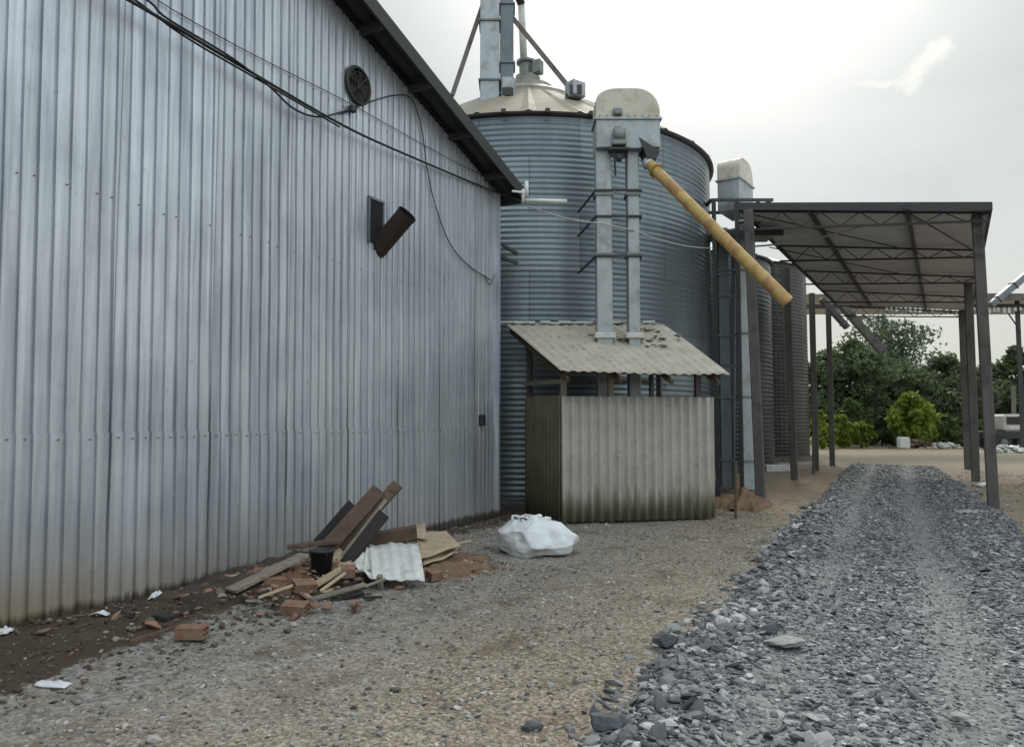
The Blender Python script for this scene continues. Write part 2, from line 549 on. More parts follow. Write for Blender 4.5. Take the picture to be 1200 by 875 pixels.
def silo_metal(name, c_lo, c_hi, metal=.55, bx=0, by=0, rings=1.1, segs=14):
    m = bpy.data.materials.new(name)
    m.use_nodes = True
    t = m.node_tree
    b = t.nodes['Principled BSDF']
    co = N(t, 'ShaderNodeTexCoord').outputs['Object']
    sep = N(t, 'ShaderNodeSeparateXYZ')
    t.links.new(co, sep.inputs[0])
    ang = math_node(t, 'ARCTAN2', sep.outputs['Y'], sep.outputs['X'])
    a = math_node(t, 'MULTIPLY', ang, segs / (2 * math.pi))
    z = math_node(t, 'DIVIDE', sep.outputs['Z'], rings)
    zf = math_node(t, 'FLOOR', z)
    off = math_node(t, 'MULTIPLY', math_node(t, 'MODULO', zf, 2.0), .5)
    af = math_node(t, 'FLOOR', math_node(t, 'ADD', a, off))
    cmb = N(t, 'ShaderNodeCombineXYZ')
    t.links.new(af, cmb.inputs[0]); t.links.new(zf, cmb.inputs[1])
    wn = N(t, 'ShaderNodeTexWhiteNoise', noise_dimensions='3D')
    t.links.new(cmb.outputs[0], wn.inputs['Vector'])
    mp = N(t, 'ShaderNodeMapping')
    mp.inputs['Scale'].default_value = (2.5, 2.5, .4)
    t.links.new(co, mp.inputs[0])
    n = noise_node(t, mp.outputs[0], 1.5, 6, .6)
    f = math_node(t, 'ADD', math_node(t, 'MULTIPLY', wn.outputs[0], .45), math_node(t, 'MULTIPLY', n, .6))
    c = mixc(t, ramp(t, f, [(.2, 0), (.85, 1)]), c_lo, c_hi)
    nd = noise_node(t, co, 1.2, 6, .7)
    c = mixc(t, ramp(t, nd, [(.58, 0), (.75, .5)]), c, (0.12, 0.10, 0.08))
    # vertical bolted seam: thin dark line where two sheets lap
    fr = math_node(t, 'FRACT', math_node(t, 'ADD', a, off))
    seam = math_node(t, 'LESS_THAN', fr, .012)
    frz = math_node(t, 'FRACT', z)
    seam2 = math_node(t, 'LESS_THAN', frz, .02)
    c = mixc(t, math_node(t, 'MULTIPLY', math_node(t, 'MAXIMUM', seam, seam2), .5), c, (0.05, 0.055, 0.06))
    t.links.new(c, b.inputs['Base Color'])
    b.inputs['Metallic'].default_value = metal
    t.links.new(ramp(t, n, [(.3, .42), (.7, .3)]), b.inputs['Roughness'])
    return m


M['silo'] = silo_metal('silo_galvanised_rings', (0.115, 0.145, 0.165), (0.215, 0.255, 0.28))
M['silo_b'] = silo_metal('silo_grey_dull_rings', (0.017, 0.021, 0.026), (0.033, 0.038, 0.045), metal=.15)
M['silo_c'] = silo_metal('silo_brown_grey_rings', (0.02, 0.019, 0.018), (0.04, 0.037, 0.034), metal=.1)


def asbestos(name, base_lo, base_hi, moss=None, moss_top=.45, spots=0.5):
    m = bpy.data.materials.new(name)
    m.use_nodes = True
    t = m.node_tree
    b = t.nodes['Principled BSDF']
    g = N(t, 'ShaderNodeNewGeometry')
    pos = g.outputs['Position']
    sep = N(t, 'ShaderNodeSeparateXYZ')
    t.links.new(pos, sep.inputs[0])
    n = noise_node(t, pos, 3, 6, .65)
    c = mixc(t, ramp(t, n, [(.3, 0), (.7, 1)]), base_lo, base_hi)
    n2 = noise_node(t, pos, 11, 5, .7)
    c = mixc(t, ramp(t, n2, [(.57, 0), (.68, spots)]), c, (0.09, 0.075, 0.05))
    if moss:
        mp = N(t, 'ShaderNodeMapping')
        mp.inputs['Scale'].default_value = (4, 4, .5)
        t.links.new(pos, mp.inputs[0])
        nm = noise_node(t, mp.outputs[0], 2, 5, .6)
        h = math_node(t, 'SUBTRACT', sep.outputs['Z'], math_node(t, 'MULTIPLY', math_node(t, 'SUBTRACT', nm, .5), 1.0))
        c = mixc(t, ramp(t, h, [(moss_top * .5, .78), (moss_top * .9, .55), (moss_top + .12, 0.16), (moss_top + .6, .06), (1.6, 0)]), c, moss)
    t.links.new(c, b.inputs['Base Color'])
    b.inputs['Roughness'].default_value = .88
    bn = N(t, 'ShaderNodeBump')
    bn.inputs['Distance'].default_value = .006
    t.links.new(n2, bn.inputs['Height'])
    t.links.new(bn.outputs[0], b.inputs['Normal'])
    return m


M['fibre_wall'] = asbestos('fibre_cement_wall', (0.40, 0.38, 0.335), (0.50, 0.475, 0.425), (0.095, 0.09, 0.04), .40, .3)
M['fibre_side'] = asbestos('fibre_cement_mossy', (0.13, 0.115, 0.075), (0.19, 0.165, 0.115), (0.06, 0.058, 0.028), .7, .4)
M['fibre_roof'] = asbestos('fibre_cement_roof', (0.37, 0.33, 0.265), (0.50, 0.455, 0.375), None, 0, .8)
M['canopy'] = pbr('canopy_roof_sheet', (0.56, 0.58, 0.61), (0.66, 0.67, 0.69), 1.2, 0.6, 0.0, dark=(0.24, 0.19, 0.15), dark_scale=.9, dark_amt=.5)


def road_mat(name, cols, fine=40.0, warp=1.0, bump=.01):
    m = bpy.data.materials.new(name)
    m.use_nodes = True
    t = m.node_tree
    b = t.nodes['Principled BSDF']
    pos = N(t, 'ShaderNodeNewGeometry').outputs['Position']
    vor = N(t, 'ShaderNodeTexVoronoi')
    vor.inputs['Scale'].default_value = fine
    t.links.new(pos, vor.inputs['Vector'])
    hsv = N(t, 'ShaderNodeSeparateColor')
    t.links.new(vor.outputs['Color'], hsv.inputs[0])
    c = ramp(t, hsv.outputs[0], cols)
    sp_ = N(t, 'ShaderNodeSeparateXYZ')
    t.links.new(pos, sp_.inputs[0])
    nz_ = noise_node(t, pos, 2.2, 5, .6)
    xx_ = math_node(t, 'ADD', sp_.outputs['X'], math_node(t, 'MULTIPLY', math_node(t, 'SUBTRACT', nz_, .5), .5))
    tk1 = ramp(t, math_node(t, 'ABSOLUTE', math_node(t, 'SUBTRACT', xx_, .35)), [(.12, 1), (.38, 0)])
    tk2 = ramp(t, math_node(t, 'ABSOLUTE', math_node(t, 'ADD', xx_, .65)), [(.08, 1), (.3, 0)])
    c = mixc(t, math_node(t, 'MULTIPLY', math_node(t, 'MAXIMUM', tk1, tk2), .35), c, (0.19, 0.185, 0.175))
    t.links.new(c, b.inputs['Base Color'])
    b.inputs['Roughness'].default_value = .85
    bn = N(t, 'ShaderNodeBump')
    bn.inputs['Distance'].default_value = bump
    t.links.new(vor.outputs['Distance'], bn.inputs['Height'])
    bn.invert = True
    t.links.new(bn.outputs[0], b.inputs['Normal'])
    return m


def ground_mat():
    m = bpy.data.materials.new('yard_earth')
    m.use_nodes = True
    t = m.node_tree
    b = t.nodes['Principled BSDF']
    pos = N(t, 'ShaderNodeNewGeometry').outputs['Position']
    sep = N(t, 'ShaderNodeSeparateXYZ')
    t.links.new(pos, sep.inputs[0])
    X, Y = sep.outputs['X'], sep.outputs['Y']
    nl = noise_node(t, pos, .7, 5, .6)
    nm = noise_node(t, pos, 3.5, 6, .65)
    vor = N(t, 'ShaderNodeTexVoronoi')
    vor.inputs['Scale'].default_value = 55
    t.links.new(pos, vor.inputs['Vector'])
    vc = N(t, 'ShaderNodeSeparateColor')
    t.links.new(vor.outputs['Color'], vc.inputs[0])
    vor2 = N(t, 'ShaderNodeTexVoronoi')
    vor2.inputs['Scale'].default_value = 28
    t.links.new(pos, vor2.inputs['Vector'])
    vc2 = N(t, 'ShaderNodeSeparateColor')
    t.links.new(vor2.outputs['Color'], vc2.inputs[0])
    tan = ramp(t, vc.outputs[0], [(0, (0.135, 0.108, 0.078)), (.5, (0.245, 0.205, 0.158)), (.85, (0.34, 0.295, 0.235)), (1, (0.45, 0.40, 0.33))])
    grey = ramp(t, vc2.outputs[0], [(0, (0.13, 0.13, 0.128)), (.5, (0.24, 0.238, 0.23)), (1, (0.40, 0.40, 0.385))])
    # grey gravel band through the middle of the strip, tan near the road and far away
    band = math_node(t, 'ADD', X, math_node(t, 'MULTIPLY', math_node(t, 'SUBTRACT', nl, .5), 2.4))
    gmask = ramp(t, math_node(t, 'DIVIDE', math_node(t, 'ADD', band, 6.0), 5.0), [(.1, .4), (.3, .85), (.5, .5), (.72, 0)])
    far = ramp(t, math_node(t, 'DIVIDE', Y, 20.0), [(.5, 1), (.85, 0)])
    gmask = math_node(t, 'MULTIPLY', math_node(t, 'MULTIPLY', gmask, far), ramp(t, nm, [(.35, .35), (.6, 1)]))
    c = mixc(t, gmask, tan, grey)
    # brown damp patches
    nq = noise_node(t, pos, 1.7, 6, .7)
    c = mixc(t, ramp(t, nq, [(.53, 0), (.66, .7)]), c, (0.115, 0.082, 0.055))
    c = mixc(t, ramp(t, nq, [(.32, .5), (.45, 0)]), c, (0.30, 0.285, 0.25))
    bt = math_node(t, 'SUBTRACT', math_node(t, 'ADD', Y, math_node(t, 'ABSOLUTE', math_node(t, 'ADD', X, 1.75))), math_node(t, 'MULTIPLY', nm, 1.2))
    c = mixc(t, ramp(t, math_node(t, 'DIVIDE', bt, 10.0), [(.20, .8), (.255, 0)]), c, (0.085, 0.062, 0.042))
    # reddish earth around the shed and left posts
    d2 = math_node(t, 'ADD', Y, math_node(t, 'MULTIPLY', math_node(t, 'SUBTRACT', nl, .5), 5.0))
    rmask = ramp(t, math_node(t, 'DIVIDE', d2, 30.0), [(.36, 0), (.46, .6), (.8, .6), (.97, 0)])
    c = mixc(t, math_node(t, 'MULTIPLY', rmask, ramp(t, nm, [(.4, .2), (.6, 1)])), c, (0.23, 0.155, 0.09))
    # pale dry dirt of the far yard
    pale = ramp(t, math_node(t, 'DIVIDE', Y, 50.0), [(.54, 0), (.66, .8)])
    c = mixc(t, pale, c, mixc(t, nm, (0.26, 0.215, 0.155), (0.34, 0.29, 0.22)))
    # dark soil strip along the wall
    ww = math_node(t, 'ADD', X, math_node(t, 'MULTIPLY', math_node(t, 'SUBTRACT', nm, .5), .9))
    yw = math_node(t, 'DIVIDE', Y, 12.0)
    soilw = ramp(t, yw, [(.1, .56), (.42, .36), (.52, .28), (.62, .16), (.95, .14)])
    soil = math_node(t, 'LESS_THAN', math_node(t, 'DIVIDE', math_node(t, 'ADD', ww, 5.94), 2.6), soilw)
    ylim = ramp(t, math_node(t, 'DIVIDE', Y, 16.0), [(.78, 1), (.92, 0)])
    sc_ = mixc(t, nm, (0.035, 0.024, 0.017), (0.10, 0.068, 0.045))
    c = mixc(t, math_node(t, 'MULTIPLY', math_node(t, 'MULTIPLY', soil, .92), ylim), c, sc_)
    t.links.new(c, b.inputs['Base Color'])
    b.inputs['Roughness'].default_value = .92
    b.inputs['Specular IOR Level'].default_value = .25
    h = math_node(t, 'ADD', math_node(t, 'MULTIPLY', vor2.outputs['Distance'], -.35), math_node(t, 'MULTIPLY', nm, 1.6))
    h = math_node(t, 'ADD', h, math_node(t, 'MULTIPLY', vc.outputs[1], .25))
    bn = N(t, 'ShaderNodeBump')
    bn.inputs['Distance'].default_value = .03
    t.links.new(h, bn.inputs['Height'])
    t.links.new(bn.outputs[0], b.inputs['Normal'])
    return m


M['ground'] = ground_mat()
M['road'] = road_mat('crushed_bluestone', [(0, (0.07, 0.073, 0.078)), (.5, (0.15, 0.155, 0.16)), (.85, (0.22, 0.225, 0.228)), (1, (0.35, 0.35, 0.345))], 30)


def stone_mat(name, stops):
    m = bpy.data.materials.new(name)
    m.use_nodes = True
    t = m.node_tree
    b = t.nodes['Principled BSDF']
    g = N(t, 'ShaderNodeNewGeometry')
    c = ramp(t, g.outputs['Random Per Island'], stops)
    n = noise_node(t, g.outputs['Position'], 30, 3, .6)
    c = mixc(t, ramp(t, n, [(.45, 0), (.7, .35)]), c, (0.2, 0.19, 0.175))
    t.links.new(c, b.inputs['Base Color'])
    b.inputs['Roughness'].default_value = .75
    return m


M['stone_blue'] = stone_mat('bluestone_chips', [(0, (0.042, 0.045, 0.051)), (.4, (0.092, 0.097, 0.106)), (.75, (0.185, 0.193, 0.203)), (.93, (0.33, 0.332, 0.33)), (1, (0.5, 0.5, 0.49))])
M['stone_mix'] = stone_mat('pea_gravel', [(0, (0.08, 0.07, 0.058)), (.3, (0.16, 0.145, 0.125)), (.6, (0.23, 0.225, 0.215)), (.85, (0.30, 0.29, 0.27)), (1, (0.5, 0.49, 0.46))])
M['stone_soil'] = stone_mat('soil_clods', [(0, (0.03, 0.02, 0.014)), (.6, (0.085, 0.058, 0.04)), (.9, (0.16, 0.11, 0.08)), (1, (0.4, 0.37, 0.33))])


# ------------------------------------------------------------------ ground and road
def hn(x, y, s, amp, z=0.0):
    return amp * noise.noise(Vector((x * s, y * s, z)))


def ground_z(x, y):
    z = hn(x, y, .35, .05) + hn(x, y, 1.6, .018, 4.0)
    k = max(0.0, 1 - abs(x - WALLX - .45) / 1.1)
    if 0 < y < 8.5:
        z += .07 * k * min(1, (8.5 - y) / 2) + abs(hn(x, y, 3.5, .07, 9.0)) * k
    dd = math.hypot(x, y)
    return z * min(1.0, 60.0 / max(dd, 1)) - (0.0 if dd < 60 else 0.0)


def axis(lo, hi, fine_lo, fine_hi, step):
    out = list(np.arange(fine_lo, fine_hi + 1e-6, step))
    a, s = fine_lo, step
    left = []
    while a > lo:
        s *= 1.22
        a -= s
        left.append(a)
    a, s = fine_hi, step
    right = []
    while a < hi:
        s *= 1.22
        a += s
        right.append(a)
    return left[::-1] + out + right


gx = axis(-900, 900, -7.5, 4.0, .12)
gy = axis(-400, 1400, 0.5, 18.0, .12)
mb = MB()
w = len(gx)
vs = [(x, y, ground_z(x, y)) for y in gy for x in gx]
fs = [(j * w + i, j * w + i + 1, (j + 1) * w + i + 1, (j + 1) * w + i) for j in range(len(gy) - 1) for i in range(w - 1)]
mb.add(vs, fs, 0, True)
g = mb.build('ground', M['ground'], origin=(0, 0, 0))
tag(g, 'trodden yard of tan dirt and fine grey gravel', None, kind='structure')


def road_edges(y):
    l = -1.42 + hn(0, y, .9, .16, 2) + hn(0, y, 3.1, .07, 5)
    r = 1.42 + .02 * y * (1 if y < 16 else 0) + hn(0, y, .9, .16, 7)
    if y > 16:
        r = 1.74 - .03 * (y - 16) + hn(0, y, .9, .2, 7)
    if y < 6:
        r += (6 - y) * .35
    return l, r


def road_z(x, y):
    l, r = road_edges(y)
    t = min((x - l), (r - x))
    edge = max(0, min(1, t / .22))
    berm = .055 * math.exp(-((x - l - .35) / .3) ** 2)
    rut = -.03 * math.exp(-((x - .35) / .28) ** 2) - .02 * math.exp(-((x + .65) / .22) ** 2)
    end = max(0, min(1, (31.5 - y) / 3))
    return ground_z(x, y) - .02 + edge * end * (.07 + berm + rut) + hn(x, y, 2.3, .015, 12) * edge


mb = MB()
ny = 330
nx = 40


def rf(s_, t_):
    y = -6 + 38 * t_
    l, r = road_edges(y)
    x = l + (r - l) * s_
    return (x, y, road_z(x, y))


mb.sheet(rf, nx, ny, 0, 0, True)
tag(mb.build('gravel_road', M['road'], origin=(0, 0, 0)), 'dark crushed stone driveway running under the canopy', None, kind='structure')

# stones ------------------------------------------------
phi = (1 + 5 ** .5) / 2
ICO_V = np.array([(-1, phi, 0), (1, phi, 0), (-1, -phi, 0), (1, -phi, 0), (0, -1, phi), (0, 1, phi), (0, -1, -phi), (0, 1, -phi), (phi, 0, -1), (phi, 0, 1), (-phi, 0, -1), (-phi, 0, 1)], float)
ICO_V /= np.linalg.norm(ICO_V[0])
ICO_F = np.array([(0, 11, 5), (0, 5, 1), (0, 1, 7), (0, 7, 10), (0, 10, 11), (1, 5, 9), (5, 11, 4), (11, 10, 2), (10, 7, 6), (7, 1, 8), (3, 9, 4), (3, 4, 2), (3, 2, 6), (3, 6, 8), (3, 8, 9), (4, 9, 5), (2, 4, 11), (6, 2, 10), (8, 6, 7), (9, 8, 1)])


def stones(name, pts, sizes, mat, flat=.55, label=None, jag=.42):
    n = len(pts)
    V = np.repeat(ICO_V[None], n, 0)
    V = V * (1 + RNG.uniform(-jag, jag * .8, (n, 12, 1)))
    V[:, :, 0] *= RNG.uniform(.9, 1.5, (n, 1))
    sc3 = RNG.uniform(.6, 1.25, (n, 1, 3))
    sc3[:, :, 2] *= flat
    V = V * sc3
    # random tilt + yaw
    yaw = RNG.uniform(0, 6.283, n); tl = RNG.normal(0, .35, n)
    cz, sz, ct, st = np.cos(yaw), np.sin(yaw), np.cos(tl), np.sin(tl)
    x = V[:, :, 0].copy(); z = V[:, :, 2].copy()
    V[:, :, 0] = x * ct[:, None] + z * st[:, None]
    V[:, :, 2] = -x * st[:, None] + z * ct[:, None]
    x = V[:, :, 0].copy(); y = V[:, :, 1].copy()
    V[:, :, 0] = x * cz[:, None] - y * sz[:, None]
    V[:, :, 1] = x * sz[:, None] + y * cz[:, None]
    V = V * np.asarray(sizes)[:, None, None] * .5 + np.asarray(pts)[:, None, :]
    F = (ICO_F[None] + 12 * np.arange(n)[:, None, None]).reshape(-1, 3)
    me = bpy.data.meshes.new(name)
    me.vertices.add(n * 12)
    me.vertices.foreach_set('co', V.reshape(-1).astype(np.float32))
    me.loops.add(F.size)
    me.loops.foreach_set('vertex_index', F.reshape(-1).astype(np.int32))
    me.polygons.add(len(F))
    me.polygons.foreach_set('loop_start', (np.arange(len(F)) * 3).astype(np.int32))
    me.polygons.foreach_set('loop_total', np.full(len(F), 3, np.int32))
    me.materials.append(mat)
    me.polygons.foreach_set('use_smooth', np.zeros(len(F), bool))
    me.update(calc_edges=True)
    me.validate()
    o = bpy.data.objects.new(name, me)
    C.objects.link(o)
    tag(o, label, 'gravel', kind='stuff')
    return o


pts, szs = [], []


def try_road(n, y0, y1, s0, s1, xlo=0.0, xhi=1.0, pw=1.0):
    for _ in range(n):
        y = y0 + (y1 - y0) * random.random() ** pw
        l, r = road_edges(y)
        x = l - .05 + (r - l + .1) * (xlo + (xhi - xlo) * random.random())
        s = s0 + (s1 - s0) * random.random() ** 2.2
        # the wheel tracks hold finer stone
        tr = max(math.exp(-((x - .35) / .25) ** 2), math.exp(-((x + .65) / .2) ** 2))
        if random.random() < tr * .30:
            continue
        s *= 1 - .5 * tr
        pts.append((x, y, road_z(x, y) + s * .12))
        szs.append(s)


try_road(30000, 2.0, 8, .014, .052)
try_road(20000, 8, 18, .022, .065)
try_road(9000, 18, 31, .035, .09)
try_road(2300, 2.2, 8, .045, .12, -.03, .3)
try_road(1500, 8, 16, .05, .13, -.03, .25)
try_road(500, 2.2, 12, .06, .11)
stones('loose_road_stone', pts, szs, M['stone_blue'], .42, 'loose blue grey crushed stone lying over the driveway')

pts, szs = [], []
for _ in range(26000):
    y = 1.5 + 12.5 * random.random() ** 1.25
    x = -5.6 + 4.5 * random.random()
    soil_w = 1.45 if y < 5 else (.8 if y < 8 else .35)
    dens = .35 + .65 * (noise.noise(Vector((x * .7, y * .7, 1))) * .5 + .5)
    if x < WALLX + soil_w + hn(x, y, 2, .35, 3) and random.random() < .9:
        continue
    if random.random() > dens:
        continue
    s = .010 + .032 * random.random() ** 3
    pts.append((x, y, ground_z(x, y) + s * .1)); szs.append(s)
for _ in range(5000):
    y = 4 + 24 * random.random()
    x = 1.6 + 6 * random.random()
    s = .02 + .05 * random.random() ** 3
    pts.append((x, y, ground_z(x, y) + s * .1)); szs.append(s)
for _ in range(170):
    y = 2 + 16 * random.random()
    x = -4.6 + 3.3 * random.random()
    s = .03 + .05 * random.random() ** 2
    pts.append((x, y, ground_z(x, y) + s * .1)); szs.append(s)
stones('fine_gravel', pts, szs, M['stone_mix'], .6, 'fine pale gravel strewn over the dirt beside the driveway')
pts, szs = [], []
for _ in range(6500):
    y = 2 + 9.5 * random.random() ** 1.2
    soil_w = 1.55 if y < 5 else (1.0 if y < 8 else .5)
    x = WALLX + .05 + soil_w * random.random() ** 1.3
    s = .010 + .045 * random.random() ** 3.6
    pts.append((x, y, ground_z(x, y) + s * .1)); szs.append(s)
stones('soil_clod', pts, szs, M['stone_soil'], .6, 'dark crumbly soil clods along the foot of the metal wall')

# ------------------------------------------------------------------ warehouse
EAVE_Y, RIDGE_Y, BACK_Y = 11.12, 1.6, -8.0
SL = .285


def wall_top(y):
    return 5.50 + SL * (EAVE_Y - max(y, 2 * RIDGE_Y - y))


wh = thing('warehouse', 'large warehouse clad in ribbed galvanised steel with sloping gable roof', 'warehouse', (WALLX - 6, 1.5, 0))
PITCHR = .13


def rib_profile(y):
    """outward offset of the trapezoid ribs"""
    p = (y / PITCHR) % 1.0
    d = .024
    k = math.floor(y / PITCHR)
    j = (math.sin(k * 12.9898 + math.floor(p * 4) * 4.1) * 43758.5453) % 1.0
    if p < .80:
        return d * (1 if .05 < p < .74 else (p / .05 if p <= .05 else (.80 - p) / .06)) + .0032 * (j - .5)
    return 0.0


def rib_ys(y0, y1):
    ys = []
    k = math.floor(y0 / PITCHR)
    while k * PITCHR < y1 + PITCHR:
        for f in (0.0, .05, .26, .51, .74, .80, .9):
            ys.append((k + f) * PITCHR)
        k += 1
    return [y0] + [y for y in ys if y0 < y < y1] + [y1]


def cladding(mb, y0, y1, zb, zt, off, rows, amp=.006, mi=0):
    ys = rib_ys(y0, y1)
    n = len(ys)
    vs, fs = [], []
    for j in range(rows + 1):
        for y in ys:
            top = zt(y) if callable(zt) else zt
            z = zb + (top - zb) * j / rows
            sheet_id = math.floor(y / 1.04)
            x = WALLX + off + rib_profile(y) + hn(y, z, .8, amp * 1.5, 31 + sheet_id * 3.7) + hn(y, z, 2.3, amp * .5, 3)
            vs.append((x, y - .013 * (z - 1.5) * max(0.0, min(1.0, (EAVE_Y - y) / 5.0)), z))
    for j in range(rows):
        for i in range(n - 1):
            fs.append((j * n + i, j * n + i + 1, (j + 1) * n + i + 1, (j + 1) * n + i))
    mb.add(vs, fs, mi, False)


mb = MB()
cladding(mb, BACK_Y, EAVE_Y, 1.42, wall_top, 0.0, 16)
for z in (3.5, 5.45):
    y = BACK_Y + .1
    while y < EAVE_Y:
        if z < wall_top(y) - .1:
            mb.box((WALLX + .032, y + .31 * PITCHR, z + random.uniform(-.012, .012)), (.010, .011, .011), mi=1)
        y += PITCHR * random.choice((1, 2, 2, 3))
mb.build('upper_cladding', [M['clad'], M['screw']], wh)
mb = MB()
cladding(mb, BACK_Y, EAVE_Y, .02, lambda y: 1.50 + .008 * math.sin(math.floor(y / 1.04) * 2.1), .012, 6)
y = BACK_Y + .1
while y < EAVE_Y:
    mb.box((WALLX + .046, y + .31 * PITCHR, 1.455 + random.uniform(-.008, .008)), (.010, .012, .012), mi=1)
    y += PITCHR * random.choice((1, 1, 2))
mb.build('lower_cladding', [M['clad'], M['screw']], wh)
# far side wall (faces the silo) and back walls
mb = MB()
mb.sheet(lambda s_, t_: (WALLX - .01 - 20 * s_, EAVE_Y - .01 + .012 * math.sin(s_ * 20 / PITCHR * 6.28), .02 + 5.4 * t_), 900, 1, 0, 0)
mb.sheet(lambda s_, t_: (WALLX - .01 - 20 * s_, BACK_Y + .01, .02 + 5.4 * t_), 4, 1, 0, 0)
mb.add([(-25.95, BACK_Y, 0), (-25.95, EAVE_Y, 0), (-25.95, EAVE_Y, 5.45), (-25.95, RIDGE_Y, wall_top(RIDGE_Y)), (-25.95, BACK_Y, 5.45)], [(0, 1, 2, 3, 4)])
mb.build('side_cladding', M['clad'], wh)
mb = MB()
mb.box((WALLX + .035, EAVE_Y + .012, 2.75), (.10, .05, 5.45))
mb.build('corner_flashing', M['clad'], wh)
# concrete plinth
mb = MB()
mb.box((WALLX - .06, (BACK_Y + EAVE_Y) / 2, .0), (.1, EAVE_Y - BACK_Y - .1, .26))
mb.build('plinth', M['concrete_dark'], wh)
# roof
mb = MB()
OX, OE = .38, .36
xr0, xr1 = -26.3, WALLX + OX


def roof_z(y):
    return wall_top(y) + .10


for (ya, yb) in ((RIDGE_Y, EAVE_Y + OE), (RIDGE_Y, 2 * RIDGE_Y - EAVE_Y - OE)):
    def fr(s_, t_, ya=ya, yb=yb):
        x = xr1 + (xr0 - xr1) * s_
        y = ya + (yb - ya) * t_
        return (x, y, roof_z(y) + .016 * math.sin(x * 2 * math.pi / .2))
    mb.sheet(fr, 610, 2, .0, 0, False)
mb.build('roof', M['steel_dark'], wh)
mb = MB()
for (ya, yb) in ((RIDGE_Y, EAVE_Y + OE), (RIDGE_Y, 2 * RIDGE_Y - EAVE_Y - OE)):
    mb.bar((xr1 + .01, ya, roof_z(ya) - .02), (xr1 + .01, yb, roof_z(yb) - .02), .03, .20)
    # purlin ends and soffit sheets under the overhang
    n = 9
    for k in range(n):
        t_ = (k + .3) / n
        yy = ya + (yb - ya) * t_
        mb.box((WALLX + OX / 2, yy, roof_z(yy) - .10), (OX - .02, .06, .1))
mb.build('verge_board', M['steel_dark'], wh)
mb = MB()
mb.bar((xr1, EAVE_Y + OE - .02, roof_z(EAVE_Y + OE) - .07), (xr0, EAVE_Y + OE - .02, roof_z(EAVE_Y + OE) - .07), .05, .16)
mb.build('eave_gutter', M['steel_dark'], wh)

# exhaust fan
fc = WP(418, 101, .03)
fan = MB()
n = 28
rr_ = .225
ring = [(fc + Vector((.03, rr_ * math.cos(a), rr_ * math.sin(a)))) for a in [2 * math.pi * k / n for k in range(n + 1)]]
fan.tube(ring, .022, 8, 0, False)
fo = fan.build('exhaust_fan', M['steel_dark'], wh)
mb = MB()
mb.add([fc + Vector((.005, rr_ * math.cos(2 * math.pi * k / n), rr_ * math.sin(2 * math.pi * k / n))) for k in range(n)], [list(range(n))])
mb.build('fan_opening', M['void'], fo)
mb = MB()
for k in range(5):
    a0 = 2 * math.pi * k / 5
    def bl(s_, t_, a0=a0):
        r_ = .05 + .17 * s_
        a = a0 + (t_ - .5) * .75
        return fc + Vector((.02 + .035 * (t_ - .5), r_ * math.cos(a), r_ * math.sin(a)))
    mb.sheet(bl, 3, 3, .003)
mb.lathe((0, 0, 0), [(0.0, 0), (.05, 0)], 12)
mb.v[-24:] = [fc + Vector((.045, p.x, p.y)) for p in mb.v[-24:]]
mb.build('fan_blades', M['rust_dark'], fo)
mb = MB()
for k in range(4):
    a = math.pi / 4 + k * math.pi / 2
    mb.bar(fc + Vector((.05, 0, 0)), fc + Vector((.05, rr_ * math.cos(a), rr_ * math.sin(a))), .012, .012)
for rq in (.06, .11, .16, .21):
    mb.tube([fc + Vector((.055, rq * math.cos(a), rq * math.sin(a))) for a in [2 * math.pi * k / 24 for k in range(25)]], .004, 5, 0, False)
mb.build('fan_guard', M['steel_dark'], fo)

# wall slot with the tilted dust duct
a_, b_ = WP(433, 233, .03), WP(447, 288, .03)
mb = MB()
mb.box(((a_.x + .004), (a_.y + b_.y) / 2, (a_.z + b_.z) / 2), (.012, abs(b_.y - a_.y), abs(a_.z - b_.z)))
mb.build('wall_opening', M['void'], wh)
for (dy, dz_, sy, sz) in ((0, abs(a_.z - b_.z) / 2 + .02, abs(b_.y - a_.y) + .07, .03), (abs(b_.y - a_.y) / 2 + .02, 0, .03, abs(a_.z - b_.z) + .02), (-abs(b_.y - a_.y) / 2 - .02, 0, .03, abs(a_.z - b_.z) + .02)):
    mb = MB()
    mb.box((a_.x + .012, (a_.y + b_.y) / 2 + dy, (a_.z + b_.z) / 2 + dz_), (.02, sy, sz))
    mb.build('opening_flashing', M['galv_dark'], wh)
p0 = WP(443, 291, -.02)
dvec = Vector((.46, -.0, .40))
mb = MB()
p1 = p0 + dvec
y_ax = dvec.normalized()
rads = [.115, .115]
mb.tube([p0 - y_ax * .05, p1], .13, 20, 0, False)
mb.tube([p1, p0], .122, 20, 1, False)
mb.tube([p1 - y_ax * .03, p1 + y_ax * .005], .137, 20, 0, False)
mb.build('dust_duct', [M['rust_dark'], M['void']], wh)
# small switch box by the far corner
p = WP(565, 492, .055)
mb = MB()
mb.box(p, (.08, .12, .17), bev=.012)
sb_ = mb.build('switch_box', M['black'], wh)
mb = MB()
mb.box(p + Vector((.045, 0, -.02)), (.012, .05, .06))
mb.build('switch_handle', M['steel_dark'], sb_)
# two short steel brackets poking out past the corner
for (ax, ay, bx, by) in ((584, 283, 607, 298), (584, 300, 607, 309)):
    mb = MB()
    mb.bar(PX(ax - 6, ay - 3, 12.75), PX(bx, by, 12.9), .05, .05)
    mb.build('wall_bracket', M['steel_dark'], wh)

# ------------------------------------------------------------------ cables
def sag(a, b, s_, n=24):
    a, b = Vector(a), Vector(b)
    return [a.lerp(b, k / n) + Vector((0, 0, -4 * s_ * (k / n) * (1 - k / n))) for k in range(n + 1)]


